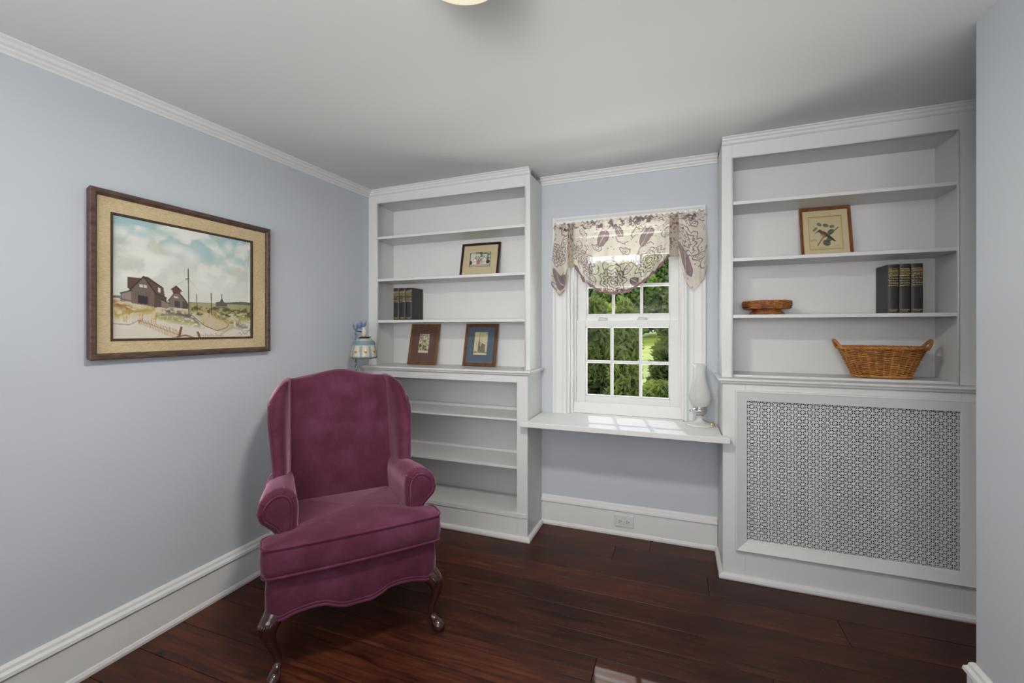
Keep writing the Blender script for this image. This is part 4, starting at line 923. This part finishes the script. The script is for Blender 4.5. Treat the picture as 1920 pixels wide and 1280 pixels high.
for s in (-1, 1):
    m = MB(); base = spline([(s*.170, -.040, .142), (s*.184, -.032, .162), (s*.196, -.013, .183), (s*.197, .008, .183), (s*.185, .028, .162), (s*.170, .040, .142)], 40)
    rope(m, base, .0032, 3, 7, .0040, 60, False); m.out('handle', 'wicker', bk_, smooth=True)
sbk = empty('wicker_basket', (2.530, -.130, 1.3745), label='small round footed reddish-brown wicker bowl on the right bookcase shelf', cat='basket')
g1 = lambda t: .106+.009*math.sin(t*PI*.75); 
m = MB(); pt2 = wicker_wall(m, None, g1, g1, .031, .068, 8, 22, .0028, 2.0); rope(m, [(.112*math.cos(a), .112*math.sin(a), .069) for a in np.linspace(0, 2*PI, 60, endpoint=False)], .0028, 3, 20, .0034); m.out('woven_rim', 'wicker2', sbk, smooth=True)
m = MB(); h1 = lambda t: .084-.026*t
wicker_wall(m, None, h1, h1, .003, .028, 5, 18, .0028, 2.0); m.lathe([(0, .026), (.060, .027), (.104, .033), (.106, .060), (.102, .060), (.098, .036), (.0, .032)], (0, 0), 36); m.out('woven_foot', 'wicker2', sbk, smooth=True)

# ------------------------------------------------------------------ hurricane lamp on the desk
hl = empty('hurricane_lamp', (2.199, -.082, .7425), label='white glass hurricane lamp with a frosted chimney on the desk', cat='lamp')
m = MB(); m.lathe([(0, 0), (.076, 0), (.079, .003), (.078, .007), (.060, .013), (.034, .019), (.020, .027), (.015, .038), (.017, .048), (.026, .054), (.0, .056)], (0, 0), 40, cap0=False); m.out('base', 'milkglass', hl, smooth=True)
m = MB(); m.lathe([(0, .054), (.020, .0545), (.018, .060), (.026, .064), (.036, .070), (.040, .078), (.036, .084), (.042, .088), (.041, .094), (.034, .098), (.033, .104), (.040, .108), (.040, .112), (.0, .113)], (0, 0), 36)
m.tube([(-.036, -.004, .086), (-.052, -.006, .084)], .0022, 8); m.tube([(-.050, -.006, .084), (-.058, -.007, .0835)], .0055, 12); m.out('burner', 'chrome', hl, smooth=True)
m = MB(); prof = spline([(.036, .110), (.046, .122), (.055, .145), (.057, .165), (.050, .200), (.038, .240), (.029, .280), (.026, .315), (.029, .338), (.040, .354)], 60); rings = []
n = 96
for r, z in prof:
    fr = max(0, (z-.335)/.02); rings.append([((r*(1+.05*fr*math.cos(14*2*PI*k/n)))*math.cos(2*PI*k/n), (r*(1+.05*fr*math.cos(14*2*PI*k/n)))*math.sin(2*PI*k/n), z) for k in range(n)])
m.loft(rings, False, False)
o = m.out('glass_chimney', 'frosted', hl, smooth=True); so = o.modifiers.new('solid', 'SOLIDIFY'); so.thickness = .0016
m = MB()
for j in range(16):
    for k in range(26):
        z = .128+j*.0095; r = float(np.interp(z, prof[:, 1], prof[:, 0])); th = 2*PI*(k+.5*(j % 2))/26
        c = Vector((r*math.cos(th), r*math.sin(th), z)); nrm = Vector((math.cos(th), math.sin(th), 0)); t = Vector((-math.sin(th), math.cos(th), 0)); h = .0026
        b = [c+t*h, c+Vector((0, 0, h)), c-t*h, c-Vector((0, 0, h))]; kk = len(m.V); m.V += [tuple(q) for q in b]+[tuple(c+nrm*.0016)]; m.F += [(kk, kk+1, kk+4), (kk+1, kk+2, kk+4), (kk+2, kk+3, kk+4), (kk+3, kk, kk+4)]
me = bpy.data.meshes.new('hobnail_dots'); me.from_pydata(m.V, [], m.F); link('hobnail_dots', me, 'frosted', o)
m = MB(); m.tube(spline([(.020, .030, .030), (.045, .052, .012), (.066, .050, .010), (.0735, .020, .022), (.0755, -.02, .06), (.083, -.06, .16), (.088, -.12, .225), (.089, -.18, .250), (.0885, -.216, .262)], 50), .0016, 8); m.out('power_cord', 'cord', hl, smooth=True)
m = MB(); m.lathe([(0, -.011), (.010, -.011), (.0115, -.008), (.0115, .004), (.008, .006), (.008, .010), (0, .010)], (0, 0), 20)
V = [(z*1.0, x, y+.0118) for x, y, z in m.V]; pg = build('cord_switch', [(a+.068, b-.010, c) for a, b, c in V], m.F, 'brass', hl, smooth=True); pg['label'] = 'brass cord switch'

# ------------------------------------------------------------------ floor lamp behind the chair
fl = empty('floor_lamp', (.112, -.512, 0), label='floor lamp with a blue and cream glass shade behind the wing chair', cat='lamp')
m = MB(); m.lathe([(0, 0), (.100, 0), (.102, .006), (.085, .014), (.03, .022), (.012, .032), (0, .034)], (0, 0), 36); m.out('base', 'blackmetal', fl, smooth=True)
m = MB()
for s in range(2):
    m.tube([(.0035*math.cos(z*90+s*PI), .0035*math.sin(z*90+s*PI), z) for z in np.linspace(.03, 1.285, 420)], .0042, 6)
m.out('pole', 'pole', fl, smooth=True)
sx, sy = .055, .012
m = MB(); m.tube([(0, 0, 1.280), (.0, 0, 1.284), (sx*.5, sy*.5, 1.283), (sx, sy, 1.272)], .004, 8); m.tube([(sx-.035, sy, 1.244), (sx+.052, sy+.0, 1.247)], .0035, 8); m.lathe([(0, 1.2385), (.034, 1.238), (.030, 1.246), (.014, 1.250), (0, 1.251)], (sx, sy), 20); m.out('bracket', 'blackmetal', fl, smooth=True)
m = MB(); m.lathe([(0, 1.248), (.0145, 1.248), (.0145, 1.292), (.011, 1.294), (.011, 1.308), (.008, 1.312), (0, 1.312)], (sx, sy), 20); m.out('lamp_socket', 'socket', fl, smooth=True)
def make_shade():
    nx, ny = 180, 60; c = Canvas(nx, ny, (196, 208, 208)); th = c.X*2*PI; t = c.Y
    r = np.interp(t, [0, .12, .3, .36, .42, .7, .92, 1], [.030, .048, .068, .071, .068, .079, .083, .076]); z = np.interp(t, [0, .12, .3, .36, .42, .7, .92, 1], [1.240, 1.232, 1.214, 1.205, 1.196, 1.155, 1.122, 1.108])
    lobe = np.abs(np.cos(th*4)); r = r*(1+.06*(lobe-.5)*sstep(t, .35, .6)); 
    P = np.stack([sx+r*np.cos(th), sy+r*np.sin(th), z+.004*(lobe-.5)*sstep(t, .8, 1)], -1)
    c.a[:] = (198, 210, 208); c.blend((1-sstep(t, .08, .20)), (200, 206, 190)); c.blend(sstep(t, .18, .26)*(1-sstep(t, .38, .46)), (140, 166, 178)); c.blend(sstep(t, .42, .5)*sstep(lobe, .35, .6), (222, 214, 192)); c.blend(sstep(t, .42, .5)*(1-sstep(lobe, .30, .5)), (160, 178, 186)); c.blend(sstep(t, .92, .97), (126, 150, 160))
    d = np.hypot(((th*4/PI+.5) % 1-.5)*1.0, (t-.72)*3.2); c.blend(np.clip((.16-d)/.05, 0, 1)*sstep(lobe, .6, .9), (150, 96, 60)); c.blend(np.clip((.07-d)/.03, 0, 1), (214, 196, 130))
    o = painted('lamp_shade', c, None, None, None, fl, 'shade', P, True); s = o.modifiers.new('solid', 'SOLIDIFY'); s.thickness = .003
make_shade()
m = MB()
for cx_, cy_, z0, n, hh in ((sx-.004, sy, 1.308, 7, .050), (-.002, 0, 1.283, 7, .060), (.022, .01, 1.300, 5, .05)):
    for k in range(n):
        a = 2*PI*k/n+.3; b = Vector((cx_, cy_, z0)); tip = b+Vector((math.cos(a)*.016, math.sin(a)*.016, hh*(.8+.3*math.sin(k*2.1))))
        mid = b+Vector((math.cos(a)*.016, math.sin(a)*.016, hh*.45)); m.tube(spline([tuple(b), tuple(mid), tuple(tip)], 8), [.003, .005, .0065, .007, .0062, .005, .003, .0006], 6, flat=.45)
m.out('glass_finial', 'blueglass', fl, smooth=True)

# ------------------------------------------------------------------ valance
def make_valance():
    nx, ny = 520, 230; c = Canvas(nx, ny, (224, 216, 204)); X, Y = c.X, c.Y; A = 1.95
    ink = (100, 68, 80); brown = (104, 78, 72)
    n1 = c.noise(26, 14, 4, 3); n2 = c.noise(70, 40, 8, 2); c.blend(sstep(n1, .5, .7)*.25, (206, 200, 176)); r = random.Random(12)
    def leaf(x, y, s, a, fill):
        P = []; ca, sa = math.cos(a), math.sin(a)
        for t in np.linspace(0, 2*PI, 18):
            u = s*(math.cos(t)); v = s*.52*math.sin(t)*(1+.25*math.cos(t)); P.append((x+(u*ca-v*sa)/A, y+(u*sa+v*ca)))
        if fill: c.poly(P, ink, .72); c.line([P[0], P[9]], .004, (226, 218, 206), .9, A)
        c.line(P+[P[0]], .0062, ink, .95, A)
        if not fill: c.line([((p[0]+x*1.2)/2.2, (p[1]+y*1.2)/2.2) for p in P], .0035, ink, .8, A)
    def flower(x, y, s):
        for q in (1, .72, .45, .2):
            P = [(x+s*q*(1+.13*math.cos(t*9))*math.cos(t)/A, y+s*q*(1+.13*math.cos(t*9))*math.sin(t)) for t in np.linspace(0, 2*PI, 60)]; c.line(P, .0058, ink, .9, A)
        for t in np.linspace(0, 2*PI, 22): c.line([(x+s*.3*math.cos(t)/A, y+s*.3*math.sin(t)), (x+s*.95*math.cos(t)/A, y+s*.95*math.sin(t))], .003, ink, .6, A)
    for (x, y, s) in ((.865, .42, .20), (.015, .46, .15), (.42, .84, .16), (.66, .74, .17), (.21, .66, .15)): flower(x, y, s)
    for (x, y, s, a, f) in ((.08, .26, .055, -1.0, 0), (.21, .20, .05, 1.0, 0), (.35, .27, .085, -1.2, 1), (.31, .40, .05, .4, 0), (.46, .18, .055, 1.1, 1), (.58, .22, .06, -.6, 0), (.64, .33, .095, -1.1, 1), (.50, .45, .05, .5, 0), (.88, .72, .10, 1.5, 1), (.96, .62, .055, .3, 0), (.05, .80, .09, 1.1, 1), (.13, .55, .05, .8, 0), (.78, .20, .05, -.4, 0), (.93, .14, .05, .9, 0), (.26, .86, .06, .2, 0), (.52, .70, .06, -.8, 0), (.56, .90, .05, .9, 1)):
        leaf(x, y, s*1.45, a, f)
    for k in range(26):
        x, y = r.random(), r.uniform(.15, .95); a = r.uniform(0, 6.28); P = []
        for i in range(14): P.append((x, y)); x += .014*math.cos(a)/1.0; y += .026*math.sin(a); a += .28*(1 if k % 2 else -1)
        c.line(P, .0055, brown, .85, A)
    for k in range(150): x, y = r.random(), r.random(); c.ell(x, y, .0045, .010, ink, .9, .4)
    # hem band and gathered rod pocket carry a denser print
    den = sstep(c.noise(34, 20, 31, 3), .42, .56)*sstep(n2, .3, .6); c.blend(den*(Y < .125)*.95, (78, 52, 60)); c.blend(den*(Y > .955)*.9, (118, 84, 96))
    u = X; xw = 1.322+.905*u+0*Y
    zt = 1.984+.010*u+.004*np.sin(u*190)+.003*np.sin(u*97+1)
    bx_ = [1.322, 1.345, 1.374, 1.398, 1.415, 1.425, 1.455, 1.47, 1.52, 1.60, 1.70, 1.80, 1.90, 1.98, 2.035, 2.08, 2.088, 2.105, 2.13, 2.152, 2.185, 2.215, 2.227]
    bz_ = [1.585, 1.545, 1.510, 1.545, 1.640, 1.705, 1.705, 1.69, 1.605, 1.545, 1.515, 1.530, 1.595, 1.675, 1.742, 1.745, 1.73, 1.640, 1.560, 1.522, 1.555, 1.590, 1.66]
    zb = np.interp(xw, bx_, bz_); z = zt+(zb-zt)*Y
    y = -.045-.004*np.sin(u*190)*(1-sstep(Y, .05, .25))-.003*np.sin(u*260+2)*(1-sstep(Y, .02, .2))
    y += -.013*np.sin(u*2*PI*9+.6)*sstep(Y, .1, .6)-.007*np.sin(u*2*PI*17+2*Y)*sstep(Y, .2, .9)
    sw = sstep(xw, 1.45, 1.56)*(1-sstep(xw, 1.94, 2.04)); y += -.022*sw*np.sin(np.clip(Y, 0, 1)*PI*.85)
    tl = 1-sstep(xw, 1.40, 1.44)+sstep(xw, 2.07, 2.11); y += -.012*tl*sstep(Y, .3, 1)*(1+np.sin(xw*130))
    x = xw+(-.012*(1-sstep(xw, 1.36, 1.42))+.012*sstep(xw, 2.12, 2.2))*sstep(Y, .1, .7)
    y = np.minimum(y, -.0285)
    P = np.stack([x, y, z], -1)
    return painted('valance', c, None, None, None, None, 'valance', P, True), c
va, vc = make_valance()
ve = empty('window_valance', (1.774, -.04, 1.98), label='cream and plum paisley tie-up valance hanging over the window', cat='curtain')
va.name = 'valance_cloth'; childof(va, ve, (1.774, -.04, 1.98))
for x0, x1, zb in ((1.418, 1.455, 1.700), (2.034, 2.084, 1.735)):
    c = Canvas(16, 80, (158, 146, 132)); n = c.noise(5, 22, int(x0*100), 3); c.blend(sstep(n, .5, .62)*(c.Y < .45), (112, 84, 86)); c.blend(sstep(n, .56, .66)*(c.Y > .45)*.8, (92, 70, 72))
    y = -.066-.004*np.sin(c.X*PI)-.010*np.sin(c.Y*PI)*.5; P = np.stack([x0+(x1-x0)*c.X, y, 1.975+(zb-.006-1.975)*c.Y], -1)
    s = painted('tie_strap', c, None, None, None, None, 'print', P, True); childof(s, ve, (1.774, -.04, 1.98)); q = s.modifiers.new('solid', 'SOLIDIFY'); q.thickness = .0015
m = MB(); m.tube([(1.312, -.036, 1.966), (2.240, -.036, 1.974)], .004, 8); childof(m.out('curtain_rod', 'plate', smooth=True), ve, (1.774, -.04, 1.98))
# rolled hem of the swag
m = MB(); pts = []
for xx in np.linspace(1.462, 2.032, 60):
    pts.append((xx, -.058-.010*math.sin((xx-1.46)/.57*PI), float(np.interp(xx, [1.455, 1.47, 1.52, 1.60, 1.70, 1.80, 1.90, 1.98, 2.035], [1.705, 1.69, 1.605, 1.545, 1.515, 1.530, 1.595, 1.675, 1.742]))+.004+.002*math.sin(xx*160)))
m.tube(pts, [.007+.0025*math.sin(i*1.3) for i in range(60)], 8)
hm = m.out('rolled_hem', simple('plum_hem_cloth', (132, 98, 108), .9, var=.45, nscale=60), smooth=True); childof(hm, ve, (1.774, -.04, 1.98))

# ------------------------------------------------------------------ garden
def GZ(y): return -0.75+.060*max(y-2.0, 0)
m = MB(); ysn = [0.2, 2, 6, 12, 20, 30, 45, 80]; rings = [[(-60, y, GZ(min(y, 30))), (60, y, GZ(min(y, 30)))] for y in ysn]
V = [p for r in rings for p in r]; F = [(2*i, 2*i+1, 2*i+3, 2*i+2) for i in range(len(ysn)-1)]
lw = build('lawn', V, F, 'lawn'); lw['kind'] = 'structure'
def foliage(name, cs, n, size, mat, parent, seed, elong=1.0, droop=0.0):
    """leaf blades scattered through a set of blobs (cx,cy,cz,rx,ry,rz), denser towards the surface"""
    r = np.random.default_rng(seed); w = np.array([c[3]*c[4]+c[4]*c[5] for c in cs]); w = w/w.sum(); k = r.choice(len(cs), n, p=w); C = np.array(cs)[k]
    d = r.normal(size=(n, 3)); d /= np.linalg.norm(d, axis=1)[:, None]; rad = r.random(n)**.38; P = C[:, :3]+d*C[:, 3:]*rad[:, None]
    a = r.normal(size=(n, 3)); a[:, 2] -= droop; a /= np.linalg.norm(a, axis=1)[:, None]; b = np.cross(a, r.normal(size=(n, 3))); b /= np.linalg.norm(b, axis=1)[:, None]
    s = size*(.6+.8*r.random(n))[:, None]; a = a*s*elong; b = b*s*.5
    V = np.stack([P-a, P+b, P+a, P-b], 1).reshape(-1, 3); F = np.arange(n*4).reshape(n, 4)
    me = bpy.data.meshes.new(name); me.from_pydata(V.tolist(), [], F.tolist()); return link(name, me, mat, parent)
def plant(name, label, cat, loc, cs, n, size, mat, seed, trunk, grp=None, elong=1.0, droop=0.0):
    e = empty(name, loc, label=label, cat=cat, group=grp); foliage('foliage', cs, n, size, mat, e, seed, elong, droop)
    m = MB(); m.tube([(0, 0, 0), (.03*trunk[0], 0, trunk[0]*.5), (0, 0, trunk[0])], [trunk[1], trunk[1]*.75, trunk[1]*.35], 8); m.out('trunk', 'trunk', e, smooth=True); return e
def cone(h, r, z0=0, k=7): return [(random.uniform(-.08, .08)*r, random.uniform(-.08, .08)*r, z0+h*(i+.5)/k, r*(1-.82*(i/k))+.04, r*(1-.82*(i/k))+.04, h/k*.8) for i in range(k)]
plant('conifer_shrub', 'feathery dark evergreen shrub outside the left panes of the lower sash', 'shrub', (.84, 4.3, GZ(4.3)), cone(2.35, .60), 12000, .040, 'leaf_dark', 1, (2.0, .04), None, 1.8, .4)
plant('conifer_shrub', 'tall feathery green shrub outside the middle panes of the lower sash', 'shrub', (1.50, 2.6, GZ(2.6)), cone(2.30, .30), 8000, .034, 'leaf_dark', 2, (2.0, .035), None, 1.8, .4)
plant('leafy_shrub', 'low bright green shrub outside the lower right window pane', 'shrub', (2.02, 4.1, GZ(4.1)), [(0, 0, .50, .58, .42, .45), (-.2, .0, .85, .34, .34, .32), (.25, 0, .95, .32, .3, .34)], 9000, .034, 'leaf_fresh', 3, (1.2, .03), None, 1.4, .2)
plant('conifer_tree', 'dark conifer at the right edge of the lower sash view', 'tree', (2.15, 9.0, GZ(9)), cone(3.0, .80), 9000, .075, 'leaf_dark', 4, (2.3, .06), None, 1.8, .3)
plant('leafy_shrub', 'yellow-green shrub in front of the dark trees, seen low in the upper sash', 'shrub', (-.75, 13.5, GZ(13.5)), [(0, 0, 1.0, .9, .9, .9), (.3, 0, 1.8, .55, .5, .55), (-.35, 0, 1.6, .6, .5, .6)], 5000, .09, 'leaf_yellow', 5, (1.6, .06), None, 1.3)
plant('leafy_shrub', 'bright leafy shrub rising behind the left feathery shrub', 'shrub', (-.75, 6.6, GZ(6.6)), [(0, 0, .9, .75, .6, .85), (.25, 0, 1.5, .45, .4, .5)], 8000, .045, 'leaf_fresh', 6, (1.6, .04), None, 1.5)
tr_ = [(-7.5, 26, 7.5, 3.2, 'leaf_blue', 'large blue-green shade tree at the far left of the garden'), (-3.6, 33, 6.6, 2.6, 'leaf_blue', 'dark blue-green tree behind the yellow-green shrub'), (-1.2, 27.5, 6.0, 2.2, 'leaf_mid', 'rounded mid-green tree in the middle of the window view'), (1.5, 33, 7.6, 2.3, 'leaf_mid', 'tall light green tree in the right pane of the upper sash'), (4.2, 27, 7.2, 2.8, 'leaf_blue', 'broad shaded tree beyond the right edge of the window view'), (9.5, 33, 8.5, 3.6, 'leaf_mid', 'wide green tree at the far right of the garden'), (-14, 33, 9, 4.2, 'leaf_mid', 'great spreading green tree well left of the window view')]
for i, (x, y, h, r, mt, lb) in enumerate(tr_):
    h -= 1.0
    cs = [(0, 0, h*.30, r*.9, r*.8, h*.32), (0, 0, h*.55, r, r*.8, h*.34), (-r*.4, 0, h*.75, r*.5, r*.5, h*.2), (r*.4, 0, h*.72, r*.55, r*.5, h*.2), (0, 0, h*.85, r*.55, r*.5, h*.16)]
    plant('shade_tree', lb, 'tree', (x, y, GZ(y)), cs, 9000, .20, mt, 20+i, (h*.8, .22))
# hedge line behind closes the horizon
m = foliage('hedge', [(x, 42+random.uniform(-1, 1), 2.2+random.uniform(-.4, .5), 2.6, 1.2, 1.9) for x in range(-26, 22, 3)], 16000, .26, 'leaf_blue', None, 77)
tag(m, 'long dark hedge closing the far side of the lawn', 'hedge', kind='stuff')
